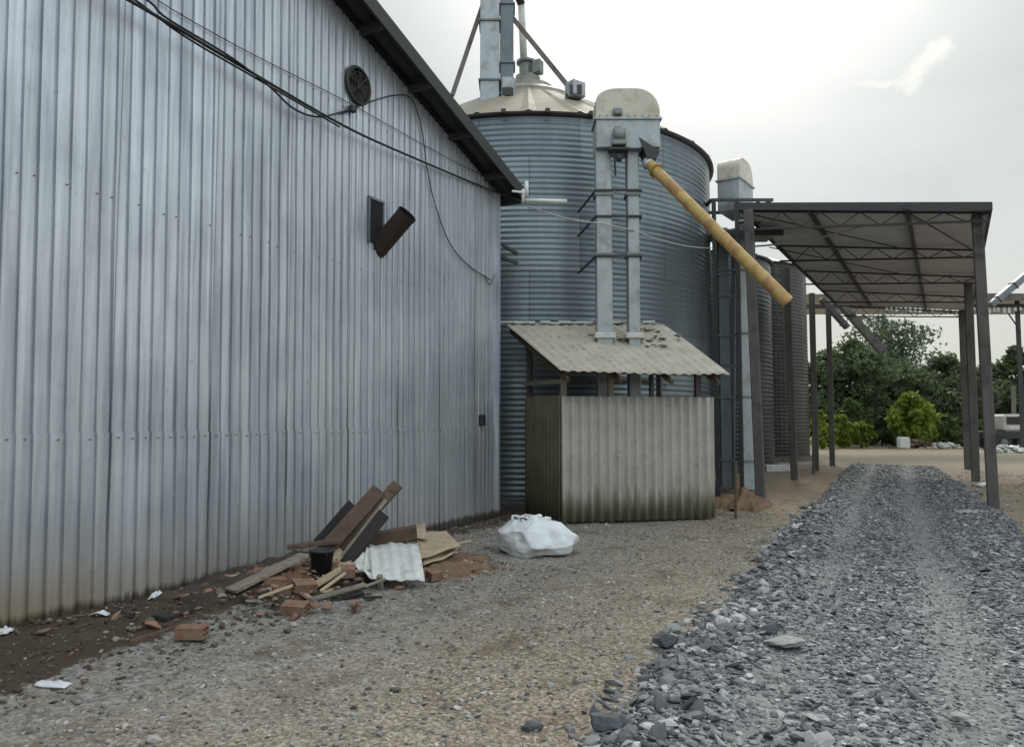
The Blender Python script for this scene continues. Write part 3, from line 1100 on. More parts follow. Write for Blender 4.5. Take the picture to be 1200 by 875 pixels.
def smooth_path(pts, n=8):
    pts = [Vector(p) for p in pts]
    out = []
    for i in range(len(pts) - 1):
        p0, p1, p2, p3 = pts[max(i - 1, 0)], pts[i], pts[i + 1], pts[min(i + 2, len(pts) - 1)]
        for k in range(n):
            t = k / n
            out.append(.5 * ((2 * p1) + (-p0 + p2) * t + (2 * p0 - 5 * p1 + 4 * p2 - p3) * t * t + (-p0 + 3 * p1 - 3 * p2 + p3) * t ** 3))
    out.append(pts[-1])
    return out


def cable(label, pts, r=.009, mat='wire', n=8, name='power_cable', group=None):
    mb = MB()
    mb.tube(smooth_path(pts, n), r, 6, 0, True)
    return tag(mb.build(name, M[mat]), label, 'cable', group)


endc = PX(616, 238, 12.2)
cable('thick black power cable sloping along the upper wall to the eave corner',
      [WP(60, -45, .22), WP(150, 0, .2), WP(271, 71, .18), WP(400, 146, .15), WP(480, 183, .12), WP(580, 225, .10), endc], .015)
cable('second black cable twisting around the thick one, sagging loose near the fan',
      [WP(100, -40, .2), WP(172, 0, .22), WP(196, 22, .22), WP(270, 67, .215), WP(315, 101, .17), WP(345, 128, .12), WP(375, 137, .1), WP(412, 128, .07)], .011)
cable('third black cable tight under the thick one at the upper left',
      [WP(80, -44, .19), WP(152, -4, .17), WP(215, 42, .165), WP(300, 92, .15), WP(398, 149, .12)], .010)
cable('thin grey cable with clips running above the thick power cable',
      [WP(150, -28, .05), WP(190, 4, .05), WP(270, 50, .05), WP(340, 86, .05), WP(400, 116, .05), WP(470, 155, .05), WP(530, 188, .05), WP(578, 212, .05)], .005)
cable('black cable looping from the fan over and down the wall to the corner',
      [WP(400, 134, .05), WP(430, 121, .06), WP(462, 112, .06), WP(482, 116, .06), WP(494, 150, .06), WP(500, 195, .06), WP(510, 240, .06), WP(527, 285, .06), WP(550, 312, .06), WP(575, 328, .06)], .009)
cable('short grey cable hooking up at the wall edge below the brackets',
      [WP(568, 322, .06), WP(574, 334, .07), WP(580, 322, .06)], .007)
mb = MB()
bxp = WP(413, 128, .07)
mb.box(bxp, (.07, .09, .08), bev=.01)
tag(mb.build('junction_box', M['steel_dark']), 'small dark junction box on the wall just below the round fan', 'junction box')

# lamp arm at the eave corner
base = PX(617, 232, 12.2)
lm = thing('outdoor_lamp', 'white tube lamp on a bent arm at the warehouse eave corner', 'lamp', base)
mb = MB()
mb.tube([PX(617, 213, 12.2), PX(617, 231, 12.2)], .035, 10)
mb.tube([PX(613, 222, 12.2), PX(613, 238, 12.2)], .03, 10)
mb.bar(PX(600, 224, 12.1), PX(617, 226, 12.2), .03, .03)
mb.build('bracket', M['white'], lm)
mb = MB()
mb.tube([PX(615, 235, 12.2), PX(664, 236, 12.35)], .036, 10)
mb.build('lamp_tube', M['white'], lm)

# ------------------------------------------------------------------ silos
def make_silo(c, r, h, apex, wall_m, roof_m, label, base=0.0, pitch=.105, seg=120, amp=.0055, step_top=None):
    root = thing('grain_silo', label, 'silo', (c[0], c[1], 0), 'grain silos in a row')
    cx, cy = c
    mb = MB()
    prof = []
    nz = int(h / pitch * 6)
    for k in range(nz + 1):
        z = base + (h - base) * k / nz
        prof.append((r + amp * math.sin(2 * math.pi * z / pitch), z))
    mb.lathe((cx, cy, 0), prof, seg)
    mb.build('wall', wall_m, root)
    # concrete footing
    mb = MB()
    mb.lathe((cx, cy, 0), [(r + .16, -.1), (r + .16, .16), (r - .05, .17)], seg, smooth=False)
    mb.build('footing', M['concrete_dark'], root)
    # roof: ribbed cone segments
    mb = MB()
    ns = 28
    rr = r + .10
    r_top = .42 * r / 4.35 + .1
    zt = apex - .35
    rings = 7
    n = ns * 6
    prof_r = [rr + (r_top - rr) * k / rings for k in range(rings + 1)]
    prof_z = [h - .03 + (zt - h + .03) * k / rings for k in range(rings + 1)]
    vs, fs = [], []
    for j in range(rings + 1):
        for k in range(n):
            a = 2 * math.pi * k / n
            up = .05 * (1 if k % 6 == 0 else 0) * (prof_r[j] / rr + .2)
            vs.append((cx + prof_r[j] * math.cos(a), cy + prof_r[j] * math.sin(a), prof_z[j] + up))
    for j in range(rings):
        for k in range(n):
            k2 = (k + 1) % n
            fs.append((j * n + k, j * n + k2, (j + 1) * n + k2, (j + 1) * n + k))
    mb.add(vs, fs)
    ro = mb.build('roof', roof_m, root)
    # collar steps and cap
    mb = MB()
    zc = zt
    mb.lathe((cx, cy, 0), [(r_top * 2.6, zc - .52), (r_top * 2.55, zc - .42), (r_top * 1.25, zc - .04), (r_top * 1.2, zc + .06), (r_top * .75, zc + .14), (r_top * .6, zc + .2), (r_top * .6, zc + .34), (0.0, zc + .36)], 24, smooth=False)
    mb.build('cap', M['roofcap'], ro)
    # eave ring
    mb = MB()
    mb.lathe((cx, cy, 0), [(r + .015, h - .07), (r + .05, h - .06), (r + .105, h - .03), (r + .10, h)], seg)
    mb.build('eave_ring', M['steel_dark'], root)
    return root, zt


CX1, CY1, R1 = -7.9, 16.52, 4.35
H1, AP1 = 7.45, 10.15
silo1, zt1 = make_silo((CX1, CY1), R1, H1, AP1, M['silo'], M['roofcream'], 'big corrugated silo with cream cone roof behind the lean-to shed', seg=144)


def roof1_z(x, y):
    rho = math.hypot(x - CX1, y - CY1)
    rr, rt = R1 + .10, .52
    return H1 - .03 + (zt1 - H1 + .03) * max(0, (rr - rho)) / (rr - rt)


# roof vent box near right, vents along the eave
p = PX(674, 118, 15.9)
p.z = roof1_z(p.x, p.y) + .12
mb = MB()
mb.box(p + Vector((0, 0, .10)), (.34, .34, .36), Matrix.Rotation(-YAW, 3, 'Z'), bev=.03)
vb = mb.build('roof_vent', M['galv'], silo1)
mb = MB()
mb.box(p + Vector((.0, 0, 0)) + Vector((SY, -CY, 0)) * .18 + Vector((0, 0, .04)), (.26, .03, .2), Matrix.Rotation(YAW, 3, 'Z'))
mb.box(p + Vector((-.14, -.1, -.1)), (.07, .07, .2))
mb.build('vent_mouth', M['steel_dark'], vb)
# roof stiffener bolts on the eave
for px in (592, 640, 690):
    pp = PX(px, 136, 14.1)
    ang = math.atan2(pp.y - CY1, pp.x - CX1)
    q = Vector((CX1 + (R1 + .12) * math.cos(ang), CY1 + (R1 + .12) * math.sin(ang), H1 - .01))
    mb = MB()
    mb.box(q, (.09, .09, .09), Matrix.Rotation(ang, 3, 'Z'), bev=.01)
    mb.build('eave_clip', M['steel_dark'], silo1)

# ladder on silo side near second elevator
# elevator tower rising through the silo roof
tb = PX(581, 112, 16.3)
tb.z = roof1_z(tb.x, tb.y)
tw = thing('elevator_tower', 'tall twin-duct bucket elevator tower rising behind the warehouse above the big silo roof', 'grain elevator', tb)
Ry = Matrix.Rotation(YAW, 3, 'Z')
def off(p, du, dv, dz=0):
    return p + Vector((CY, SY, 0)) * du + Vector((-SY, CY, 0)) * dv + Vector((0, 0, dz))
zt_ = 14.2
def vduct(parent, name, p, w, d, z0, z1, mat, flanges=True, rot=Ry, step=1.1):
    mb = MB()
    mb.box(Vector((p.x, p.y, (z0 + z1) / 2)), (w, d, z1 - z0), rot, bev=.012)
    # raised side seams
    o = mb.build(name, mat, parent)
    if flanges:
        z = z0 + step * .45
        while z < z1 - .05:
            m2 = MB()
            m2.box(Vector((p.x, p.y, z)), (w + .07, d + .07, .035), rot)
            m2.build('flange', M['galv_dark'], o)
            z += step
    return o
k16 = 16.3 / 880
vduct(tw, 'duct', off(tb, -.13, 0), .42, .5, tb.z - .35, zt_, M['galv'], step=1.35)
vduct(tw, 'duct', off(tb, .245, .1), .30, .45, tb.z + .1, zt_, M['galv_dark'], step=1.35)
mb = MB()
mb.box(off(tb, .28, -.15, .06), (.30, .3, .5), Ry, bev=.03)
mo = mb.build('boot_box', M['galv'], tw)
mb = MB()
mb.box(off(tb, .27, -.33, -.08), (.24, .16, .22), Ry, bev=.03)
mb.build('motor', M['steel_dark'], mo)
# head on top, outside the frame but real
mb = MB()
mb.box(off(Vector((tb.x, tb.y, zt_ + .35)), .05, .03), (1.0, .6, .9), Ry, bev=.2)
mb.build('head', M['cream'], tw)
# braces
for (ax, ay, av, bx, by, bv) in ((530, 112, 16.0, 571, -10, 16.3), (668, 104, 16.0, 590, 8, 16.3)):
    mb = MB()
    mb.bar(PX(ax, ay, av), PX(bx, by, bv), .09, .09)
    mb.build('brace', M['concrete'], tw)
# roof feed pipe standing on the silo cap
sp = Vector((CX1, CY1, zt1 + .45))
fp = thing('feed_pipe', 'pale vertical grain pipe standing on the cap of the big silo', 'pipe', sp)
mb = MB()
q0, q1 = PX(615, 84, 18.3), PX(611, 5, 18.0)
q0.x, q0.y = CX1 - .1, CY1
mb.tube([q0, q1], .09, 14)
mb.build('pipe', M['whitesheet'], fp)
mb = MB()
mb.lathe((CX1 - .05, CY1, zt1 + .3), [(.26, 0), (.26, .1), (.17, .16), (.17, .42), (.24, .44), (.24, .5), (.13, .58)], 16, smooth=False)
mb.box((CX1 + .3, CY1 - .05, zt1 + .55), (.22, .22, .34), bev=.02)
mb.build('collar', M['motor'], fp)
mb = MB()
mb.tube([q1, off(q1, -.35, -.6, .55)], .10, 12)
mb.build('elbow', M['steel_dark'], fp)

# rows of smaller silos behind
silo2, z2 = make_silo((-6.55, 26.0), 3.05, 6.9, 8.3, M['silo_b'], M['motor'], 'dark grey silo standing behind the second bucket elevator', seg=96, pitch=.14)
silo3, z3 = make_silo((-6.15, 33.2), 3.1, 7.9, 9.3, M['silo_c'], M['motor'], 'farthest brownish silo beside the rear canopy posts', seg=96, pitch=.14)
for root, c_, r_, h_, zz in ((silo3, (-6.15, 33.2), 3.1, 7.9, None),):
    mb = MB()
    a = R(-42)
    for da in (-.07, .07):
        q = Vector((c_[0] + (r_ + .12) * math.cos(a + da), c_[1] + (r_ + .12) * math.sin(a + da), .2))
        mb.bar(q, q + Vector((0, 0, h_ - .3)), .04, .04)
    z = .5
    while z < h_ - .4:
        qa = [Vector((c_[0] + (r_ + .12) * math.cos(a + da), c_[1] + (r_ + .12) * math.sin(a + da), z)) for da in (-.07, .07)]
        mb.bar(qa[0], qa[1], .03, .03)
        z += .3
    mb.build('ladder', M['steel_dark'], root)

# ------------------------------------------------------------------ bucket elevator in front of the big silo
EV = 12.75
e0 = PX(722, 400, EV); e0.z = .1
el = thing('bucket_elevator', 'twin-leg bucket elevator with cream hood in front of the big silo', 'grain elevator', e0)
def pxw(px0, px1, v): return (px1 - px0) * v / 880.0
zt_leg = PX(707, 178, EV).z
lp = PX(707.3, 300, EV); rp = PX(741.5, 300, EV)
vduct(el, 'leg_duct', lp, pxw(698, 716.5, EV), .26, .15, zt_leg, M['galv'], flanges=False)
vduct(el, 'leg_duct', rp, pxw(735, 748.5, EV), .26, .15, zt_leg, M['galv'], flanges=False)
for pp, w_ in ((lp, .27), (rp, .2)):
    for py in (230, 300):
        zz = PX(700, py, EV).z
        mb = MB()
        mb.box((pp.x, pp.y, zz), (w_ + .05, .32, .05), Ry)
        mb.build('flange', M['galv_dark'], el)
# white roof collars where the legs pass through the shed roof
for pp, w_ in ((lp, .3), (rp, .25)):
    mb = MB()
    mb.box((pp.x, pp.y, PX(707, 394, EV).z + .0), (w_ + .05, .36, .09), Ry, bev=.01)
    mb.build('roof_collar', M['whitesheet'], el)
# head box
hz0, hz1 = PX(730, 179, EV).z, PX(730, 146, EV).z
hc = PX(733.5, 160, EV)
hw = pxw(696, 771, EV)
mb = MB()
mb.box((hc.x, hc.y, (hz0 + hz1) / 2), (hw, .52, hz1 - hz0), Ry, bev=.012)
mb.box((hc.x, hc.y, hz1 + .0), (hw + .06, .58, .035), Ry)
mb.box((hc.x, hc.y, hz0 + .0), (hw * .35, .54, .03), Ry)
hb = mb.build('head_box', M['galv'], el)
# hood: extruded arch
def arch(parent, name, c, w, d, z0, z1, mat, rot=YAW, r1=.34, r2=.36):
    prof = [(-w / 2, 0)]
    H = z1 - z0
    for k in range(7):
        a = math.pi - math.pi / 2 * k / 6
        prof.append((-w / 2 + r1 * w + r1 * w * math.cos(a), H - .42 * H + .42 * H * math.sin(a)))
    for k in range(7):
        a = math.pi / 2 - math.pi / 2 * k / 6
        prof.append((w / 2 - r2 * w + r2 * w * math.cos(a), H - .8 * H + .8 * H * math.sin(a)))
    prof.append((w / 2, 0))
    m = Matrix.Rotation(rot, 3, 'Z')
    n = len(prof)
    vs = [Vector((c.x, c.y, z0)) + m @ Vector((x, -d / 2, z)) for x, z in prof] + [Vector((c.x, c.y, z0)) + m @ Vector((x, d / 2, z)) for x, z in prof]
    fs = [list(range(n)), list(range(2 * n - 1, n - 1, -1))] + [(i, n + i, n + (i + 1) % n, (i + 1) % n) for i in range(n)]
    mb = MB()
    mb.add(vs, fs)
    # lap seam band around the arch
    vs2 = []
    for dd in (-.03, .03):
        for x, z in prof:
            vs2.append(Vector((c.x, c.y, z0)) + m @ Vector((x * 1.012, dd, z * 1.012 if z > .01 else z)))
    mb.add(vs2, [(i, n + i, n + i + 1, i + 1) for i in range(n - 1)])
    return mb.build(name, mat, parent)
hood = arch(el, 'hood', hc, hw, .5, hz1 + .018, PX(733, 111, EV).z, M['cream'])
for k in range(9):
    mb = MB()
    mb.box(off(hc, -hw / 2 + .06 + k * (hw - .12) / 8, -.275, hz1 - hc.z + .045), (.022, .02, .022), Ry)
    mb.build('bolt', M['motor'], el)
# bearing and motor
mb = MB()
bp = off(PX(721, 139, EV), 0, -.28)
mb.box(bp, (.16, .08, .12), Ry, bev=.02)
mb.tube([off(bp, 0, -.06), off(bp, 0, .1)], .05, 12)
mb.build('bearing', M['motor'], el)
mb = MB()
mp_ = off(PX(722, 170, EV), 0, -.36)
mb.tube([off(mp_, -.1, 0, .03), off(mp_, .1, 0, .03)], .12, 16)
mb.box(off(mp_, 0, .02, -.1), (.24, .2, .1), Ry, bev=.015)
mb.box(off(mp_, -.02, 0, .14), (.1, .1, .08), Ry, bev=.01)
mt = mb.build('motor', M['motor'], el)
mb = MB()
mb.box(off(mp_, 0, .06, -.2), (.34, .2, .04), Ry)
mb.bar(off(mp_, -.08, .04, -.2), off(mp_, -.05, .12, -.62), .03, .03)
mb.tube([off(mp_, .0, .02, -.4), off(mp_, .0, .02, -.3)], .05, 10)
mb.build('motor_mount', M['steel_dark'], el)
# small wall brace rods holding the legs to the silo
for (ax, ay, bx, by) in ((672, 241, 752, 226), (676, 262, 752, 256), (684, 311, 752, 302)):
    mb = MB()
    zz = PX(bx, by, EV).z
    l0 = off(Vector((lp.x, lp.y, zz)), -.14, -.15); r0 = off(Vector((rp.x, rp.y, zz)), .13, -.15)
    mb.bar(l0, r0, .03, .035)
    q = off(l0, -.22, 1.0, -.10)
    mb.bar(l0, q, .03, .03)
    q = off(r0, .02, 1.6, -.05)
    mb.bar(r0, q, .03, .03)
    mb.build('tie_bar', M['steel_dark'], el)
# black spout elbow under the head box
mb = MB()
s0 = off(PX(752, 180, EV), 0, -.1)
mb.add([off(PX(746, 168, EV), 0, -.28), off(PX(770, 184, EV), 0, -.28), off(PX(767, 190, EV), 0, -.28), off(PX(757, 197, EV), 0, -.28),
        off(PX(746, 168, EV), 0, .1), off(PX(770, 184, EV), 0, .1), off(PX(767, 190, EV), 0, .1), off(PX(757, 197, EV), 0, .1)],
       [(0, 1, 2, 3)[::-1], (4, 5, 6, 7), (0, 4, 5, 1), (1, 5, 6, 2), (2, 6, 7, 3), (3, 7, 4, 0)])
mb.build('spout', M['steel_dark'], el)

# yellow pipe
ya, yb = off(PX(761, 196, 12.6), 0, -.1), PX(922, 353, 9.7)
pip = thing('grain_spout_pipe', 'long yellow rusty pipe slanting down from the elevator head', 'pipe', (ya + yb) / 2 * 1.0)
mb = MB()
nseg = 40
pts_ = [ya.lerp(yb, k / nseg) for k in range(nseg + 1)]
mb.tube(pts_, [.09 + .0015 * math.sin(k * 1.9) for k in range(nseg + 1)], 20, 0, False)
mb.tube([yb, ya.lerp(yb, .9)], .085, 20, 1, False)
axp = (yb - ya).normalized()
mn = (W(.75, .1, 0) + Vector((0, 0, -.75))).normalized()
for q in mb.v:
    if (q - yb).dot(axp) > -.01:
        q += axp * (-(q - yb).dot(mn) / axp.dot(mn)) * .9
mb.build('pipe', [M['yellow'], M['void']], pip)
for t_ in (.05,):
    mb = MB()
    mb.tube([ya.lerp(yb, t_), ya.lerp(yb, t_ + .008)], .125, 20)
    mb.build('joint_ring', M['yellow'], pip)
mb = MB()
mb.tube([ya.lerp(yb, -.035), ya.lerp(yb, .02)], .09, 16)
mb.build('collar', M['whitesheet'], pip)

# ------------------------------------------------------------------ lean-to shed
FL, FR = GP(658, 614), GP(838, 609)
BL = GP(616, 601)
BR = FR + (BL - FL)
PH = PX(658, 464, 11.7).z
sh = thing('shed', 'small shed with corrugated fibre cement walls and slanting roof against the silo', 'shed', (FL + FR + BL + BR) / 4)
fr_dir = (FR - FL).normalized()
nrm = Vector((fr_dir.y, -fr_dir.x, 0))
LFr = (FR - FL).length


def wave_wall(A, B, z0, z1, n_wave, amp, nrm, th=.008, seedz=0.0, ragged=.0):
    mb = MB()
    def f(s_, t_):
        p = A.lerp(B, s_)
        zt__ = z1 + ragged * noise.noise(Vector((s_ * 9, seedz, 0)))
        # overlapping panels, each standing a little differently
        pan = math.floor(s_ * 3.0)
        return Vector((p.x, p.y, z0 + (zt__ - z0) * t_)) + nrm * (amp * math.sin(s_ * n_wave * 2 * math.pi) + .006 * (pan % 2) + .01 * (t_ - .5) * (1 if pan % 2 else -1))
    mb.sheet(f, n_wave * 8, 5, th, 0, True)
    return mb


wave_wall(FL, FR, .03, PH, 17, .034, nrm).build('front_panel', M['fibre_wall'], sh)
sn = (BL - FL).normalized(); sn = Vector((-sn.y, sn.x, 0))
if sn.x * SY - sn.y * CY < 0: sn = -sn
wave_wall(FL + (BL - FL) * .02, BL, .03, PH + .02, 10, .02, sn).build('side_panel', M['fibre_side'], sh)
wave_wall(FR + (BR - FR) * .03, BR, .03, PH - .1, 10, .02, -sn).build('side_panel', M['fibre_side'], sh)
# posts
rz_f = 2.30
for t_, w_ in ((.025, .10), (.33, .09), (.60, .06), (.915, .10)):
    q = FL.lerp(FR, t_) - nrm * .10
    mb = MB()
    mb.box((q.x, q.y, 1.22), (w_, .08, 2.44), Matrix.Rotation(math.atan2(fr_dir.y, fr_dir.x), 3, 'Z'), bev=.006)
    mb.build('post', M['wood_grey'] if t_ < .5 else M['concrete_dark'], sh)
for t_ in (.03, .97):
    q = BL.lerp(BR, t_)
    mb = MB()
    mb.box((q.x, q.y, 1.5), (.09, .09, 3.0), bev=.006)
    mb.build('post', M['concrete_dark'], sh)
# roof
A_ = PX(657, 434, 11.3); B_ = PX(856, 439, 11.75); D_ = PX(591, 379, 13.35); E_ = PX(777, 379, 13.85)
rn = (B_ - A_).cross(D_ - A_).normalized()
if rn.z < 0: rn = -rn
mb = MB()
def rfn(s_, t_):
    p = A_.lerp(B_, s_).lerp(D_.lerp(E_, s_), t_)
    edge = .04 * noise.noise(Vector((s_ * 7, t_ * 3, 2.2)))
    if t_ < .02: p = p + (A_ - D_).normalized() * edge * .6
    return p + rn * (.011 * math.sin(s_ * 17 * 2 * math.pi) + .02 * noise.noise(Vector((s_ * 2.2, t_ * 2, .5))))
mb.sheet(rfn, 136, 12, .008, 0, True)
rfo = mb.build('roof', M['fibre_roof'], sh)
# ragged broken sheet pieces on the top edge and lying on the roof
for k in range(22):
    mb = MB()
    s_, t_ = random.uniform(.42, .98), random.uniform(.55, 1.0)
    p = rfn(s_, t_) + rn * .025
    mb.box(p, (random.uniform(.05, .2), random.uniform(.04, .12), .012), Matrix.Rotation(random.uniform(0, 3), 3, 'Z') @ Matrix.Rotation(random.uniform(-.3, .1), 3, 'X'))
    mb.build('broken_sheet', M['fibre_roof'], rfo)
for k in range(14):
    mb = MB()
    s_ = random.uniform(0, .95)
    p = rfn(s_, .99) + rn * .03
    mb.box(p, (random.uniform(.12, .4), random.uniform(.06, .12), .02), Matrix.Rotation(YAW + random.uniform(-.15, .15), 3, 'Z') @ Matrix.Rotation(.4, 3, 'X'))
    mb.build('broken_sheet', M['whitesheet'], rfo)
for k in range(7):
    mb = MB()
    s_, t_ = random.uniform(.6, .8), random.uniform(.42, .62)
    p = rfn(s_, t_) + rn * .03
    mb.add([p + (B_ - A_).normalized() * (random.uniform(.03, .09) * math.cos(a)) + (D_ - A_).normalized() * (random.uniform(.02, .05) * math.sin(a)) for a in [q * 1.047 for q in range(6)]], [range(6)])
    mb.build('roof_hole', M['void'], rfo)
# rafters & eave beam
mb = MB()
dz = Vector((0, 0, -.07))
mb.bar(A_.lerp(B_, .02) + dz + (D_ - A_) * .1, A_.lerp(B_, .98) + dz + (D_ - A_) * .1, .05, .07)
mb.bar(A_.lerp(B_, .02) + dz + (D_ - A_) * .8, A_.lerp(B_, .98) + dz + (D_ - A_) * .8, .05, .07)
mb.build('purlin', M['wood_dark'], sh)
for s_ in (.04, .35, .65, .93):
    mb = MB()
    mb.bar(A_.lerp(B_, s_) + dz * 2, D_.lerp(E_, s_) + dz * 2, .05, .07)
    mb.build('rafter', M['wood_dark'], sh)
# inner rail seen through the opening
mb = MB()
mb.bar(BL + Vector((0, 0, 2.25)), FL + Vector((0, 0, 2.22)), .05, .07)
mb.bar(BL.lerp(BR, .1) + Vector((0, 0, 2.3)), BL.lerp(BR, .9) + Vector((0, 0, 2.3)), .05, .08)
mb.build('rail', M['wood_grey'], sh)

# the narrow gap between warehouse and silo: low concrete ledge
mb = MB()
q0, q1 = GP(586, 603), GP(612, 600)
mb.box(((q0 + q1) / 2 + Vector((-.3, .7, .06))), (1.2, .5, .16), Ry, bev=.02)
tag(mb.build('concrete_ledge', M['concrete_dark']), 'low dark concrete ledge in the gap between warehouse and shed', 'ledge')

# ------------------------------------------------------------------ second elevator with its service platform
E2 = 16.6
c2 = PX(868, 400, E2)
e2 = thing('bucket_elevator', 'second bucket elevator with rounded cream hood right of the big silo', 'grain elevator', (c2.x, c2.y, 0))
zA = PX(868, 262, E2).z
vduct(e2, 'leg_duct', PX(874, 400, E2), .30, .3, .1, zA, M['galv'], step=1.4)
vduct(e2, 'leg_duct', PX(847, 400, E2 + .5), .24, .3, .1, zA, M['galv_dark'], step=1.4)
hz0, hz1 = PX(868, 262, E2).z, PX(868, 214, E2).z
hc2 = PX(862, 230, E2 + .1)
rot2 = YAW + R(55)
mb = MB()
mb.box((hc2.x, hc2.y, (hz0 + hz1) / 2 + .1), (.95, .5, (hz1 - hz0) * .75), Matrix.Rotation(rot2, 3, 'Z'), bev=.012)
mb.box((hc2.x, hc2.y, hz1 - .02), (1.02, .57, .035), Matrix.Rotation(rot2, 3, 'Z'))
mb.build('head_box', M['galv'], e2)
arch(e2, 'hood', hc2, .95, .5, hz1, PX(868, 189, E2).z, M['cream'], rot=rot2, r1=.34, r2=.34)
mb = MB()
p = PX(872, 252, E2 - .4)
mb.tube([off(p, -.12, 0), off(p, .12, 0)], .1, 14)
mb.box(off(p, 0, 0, -.15), (.3, .22, .05), Ry)
mb.build('motor', M['motor'], e2)

pl = thing('service_platform', 'dark steel service platform and frame around the second elevator head', 'platform', (c2.x, c2.y, 0))
zu, zl = PX(868, 236, 16.2).z, PX(868, 271, 16.2).z
u_l, u_r = (836 - 600) / 880 * 16.2, (890 - 600) / 880 * 16.2
def PW(u, v, z): return W(u, v, z)
for (nm, mt_, z, t_) in (('top_rail', 'steel_dark', zu, .06), ('deck', 'galv', zl, .06)):
    mb = MB()
    if nm == 'deck':
        mb.box(W((u_l + u_r) / 2 + .3, 16.6, z), (1.45, 1.0, .05), Ry)
        mb.box(W((u_l + u_r) / 2 + .3, 16.08, z - .06), (1.5, .04, .12), Ry, mi=1)
        mb.build('deck', [M['galv'], M['steel_dark']], pl)
    else:
        for v in (16.1, 17.1):
            mb.bar(W(u_l, v, z), W(u_r + .35, v, z), .06, .06)
        for u in (u_l, u_r + .3):
            mb.bar(W(u, 16.1, z), W(u, 17.1, z), .06, .06)
        mb.build(nm, M[mt_], pl)
for u, v, zb in ((u_l + .05, 16.1, 0), (u_l + .55, 16.1, 0), (u_l + .05, 17.1, 0), (u_r + .02, 16.1, zl), (u_r + .02, 17.1, 0)):
    mb = MB()
    mb.bar(W(u, v, zb), W(u, v, zu), .08, .08)
    mb.build('post', M['steel_dark'], pl)
for z in (PX(860, 320, 16.4).z, PX(860, 350, 16.4).z, PX(860, 430, 16.4).z):
    mb = MB()
    mb.bar(W(u_l, 16.1, z), W(u_l + .6, 16.1, z), .05, .05)
    mb.build('cross_bar', M['steel_dark'], pl)

# ------------------------------------------------------------------ canopy over the driveway
cn = thing('drive_canopy', 'tall flat steel canopy roof spanning the gravel driveway on concrete posts', 'canopy', (0, 22, 0))
fl, fr_ = PX(873, 238, 14.7), PX(1159, 250, 13.6)
CX0, CX1_ = -2.66, 1.69
Y0, Y1 = 15.35, 29.5
ZL, ZR = 5.95, 5.45
def sl(y): return .07 * (y - 15.4)
def sr(y): return .06 * (y - 15.4)
def cz(x): return ZL + (ZR - ZL) * (x - CX0) / (CX1_ - CX0)
yskew = lambda x: (x - CX0) / (CX1_ - CX0) * .25
mb = MB()
def cf(s_, t_):
    y = Y0 + .25 * s_ + (Y1 - Y0) * t_
    xl, xr = CX0 + sl(y), CX1_ + sr(y)
    x = xl + (xr - xl) * s_
    return (x, y, cz(x) + .02 * math.sin(y * 2 * math.pi / .25))
mb.sheet(cf, 2, 456, 0, 0, False)
cro = mb.build('roof_sheet', M['canopy'], cn)
# fascia all round
mb = MB()
mb.bar((CX0, Y0 - .01, cz(CX0) - .04), (CX1_, Y0 + .24, cz(CX1_) - .04), .03, .15)
mb.build('fascia', M['steel_dark'], cn)
mb = MB()
mb.bar((CX0, Y0, cz(CX0) - .03), (CX0 + sl(Y1), Y1, cz(CX0 + sl(Y1)) - .03), .03, .12)
mb.build('fascia', M['steel_dark'], cn)
mb = MB()
mb.bar((CX1_, Y0 + .24, cz(CX1_) - .03), (CX1_ + sr(Y1), Y1 + .24, cz(CX1_ + sr(Y1)) - .03), .03, .12)
mb.build('fascia', M['steel_dark'], cn)
# trusses across
posts_l = [(-2.32, 15.35), (-2.4, 21.7), (-2.25, 26.4), (-1.95, 29.3)]
posts_r = [(1.53, 16.0), (1.95, 23.6), (2.2, 29.2)]
def truss(y0, y1, h=.42):
    mb = MB()
    a, b = Vector((CX0 + sl(y0) + .1, y0, cz(CX0 + sl(y0)) - .1)), Vector((CX1_ + sr(y1) - .05, y1, cz(CX1_ + sr(y1)) - .1))
    dn = Vector((0, 0, -h))
    mb.bar(a, b, .038, .038)
    mb.bar(a + dn * .9, b + dn * .35, .038, .038)
    n = 12
    for k in range(n):
        t0, t1 = k / n, (k + 1) / n
        d0 = dn * (.9 - .55 * t0); d1 = dn * (.9 - .55 * t1)
        p0, p1 = a.lerp(b, t0), a.lerp(b, t1)
        if k % 2 == 0:
            mb.bar(p0, p1 + d1, .018, .018)
        else:
            mb.bar(p0 + d0, p1, .018, .018)
    mb.build('truss', M['steel_dark'], cn)
for yy in (15.55, 18.9, 22.3, 25.8, 29.3):
    truss(yy, yy + .25)
for xx in (-1.35, .35):
    mb = MB()
    mb.bar((xx, Y0 + .1, cz(xx) - .07), (xx + .8, Y1, cz(xx + .8) - .07), .07, .09)
    mb.build('purlin', M['steel_dark'], cn)
mb = MB()
mb.bar((CX0 + .1, 15.6, cz(CX0) - .12), (.35, 19, cz(.35) - .12), .02, .02)
mb.bar((.35, 15.6, cz(.35) - .12), (CX1_, 19.1, cz(CX1_) - .12), .02, .02)
mb.bar((CX0 + .1, 19, cz(CX0) - .12), (.35, 22.3, cz(.35) - .12), .02, .02)
mb.build('wind_brace', M['steel_dark'], cn)
for i, (x, y) in enumerate(posts_l):
    mb = MB()
    tilt = Vector((-.13 if i == 0 else (-.1 if i == 1 else 0), 0, 0))
    top = Vector((x, y, 0)) + tilt
    mb.bar((x, y, -.15), (top.x, top.y, cz(x) - .1), .16, .18, bev=.015)
    o = mb.build('post', M['concrete_dark'], cn)
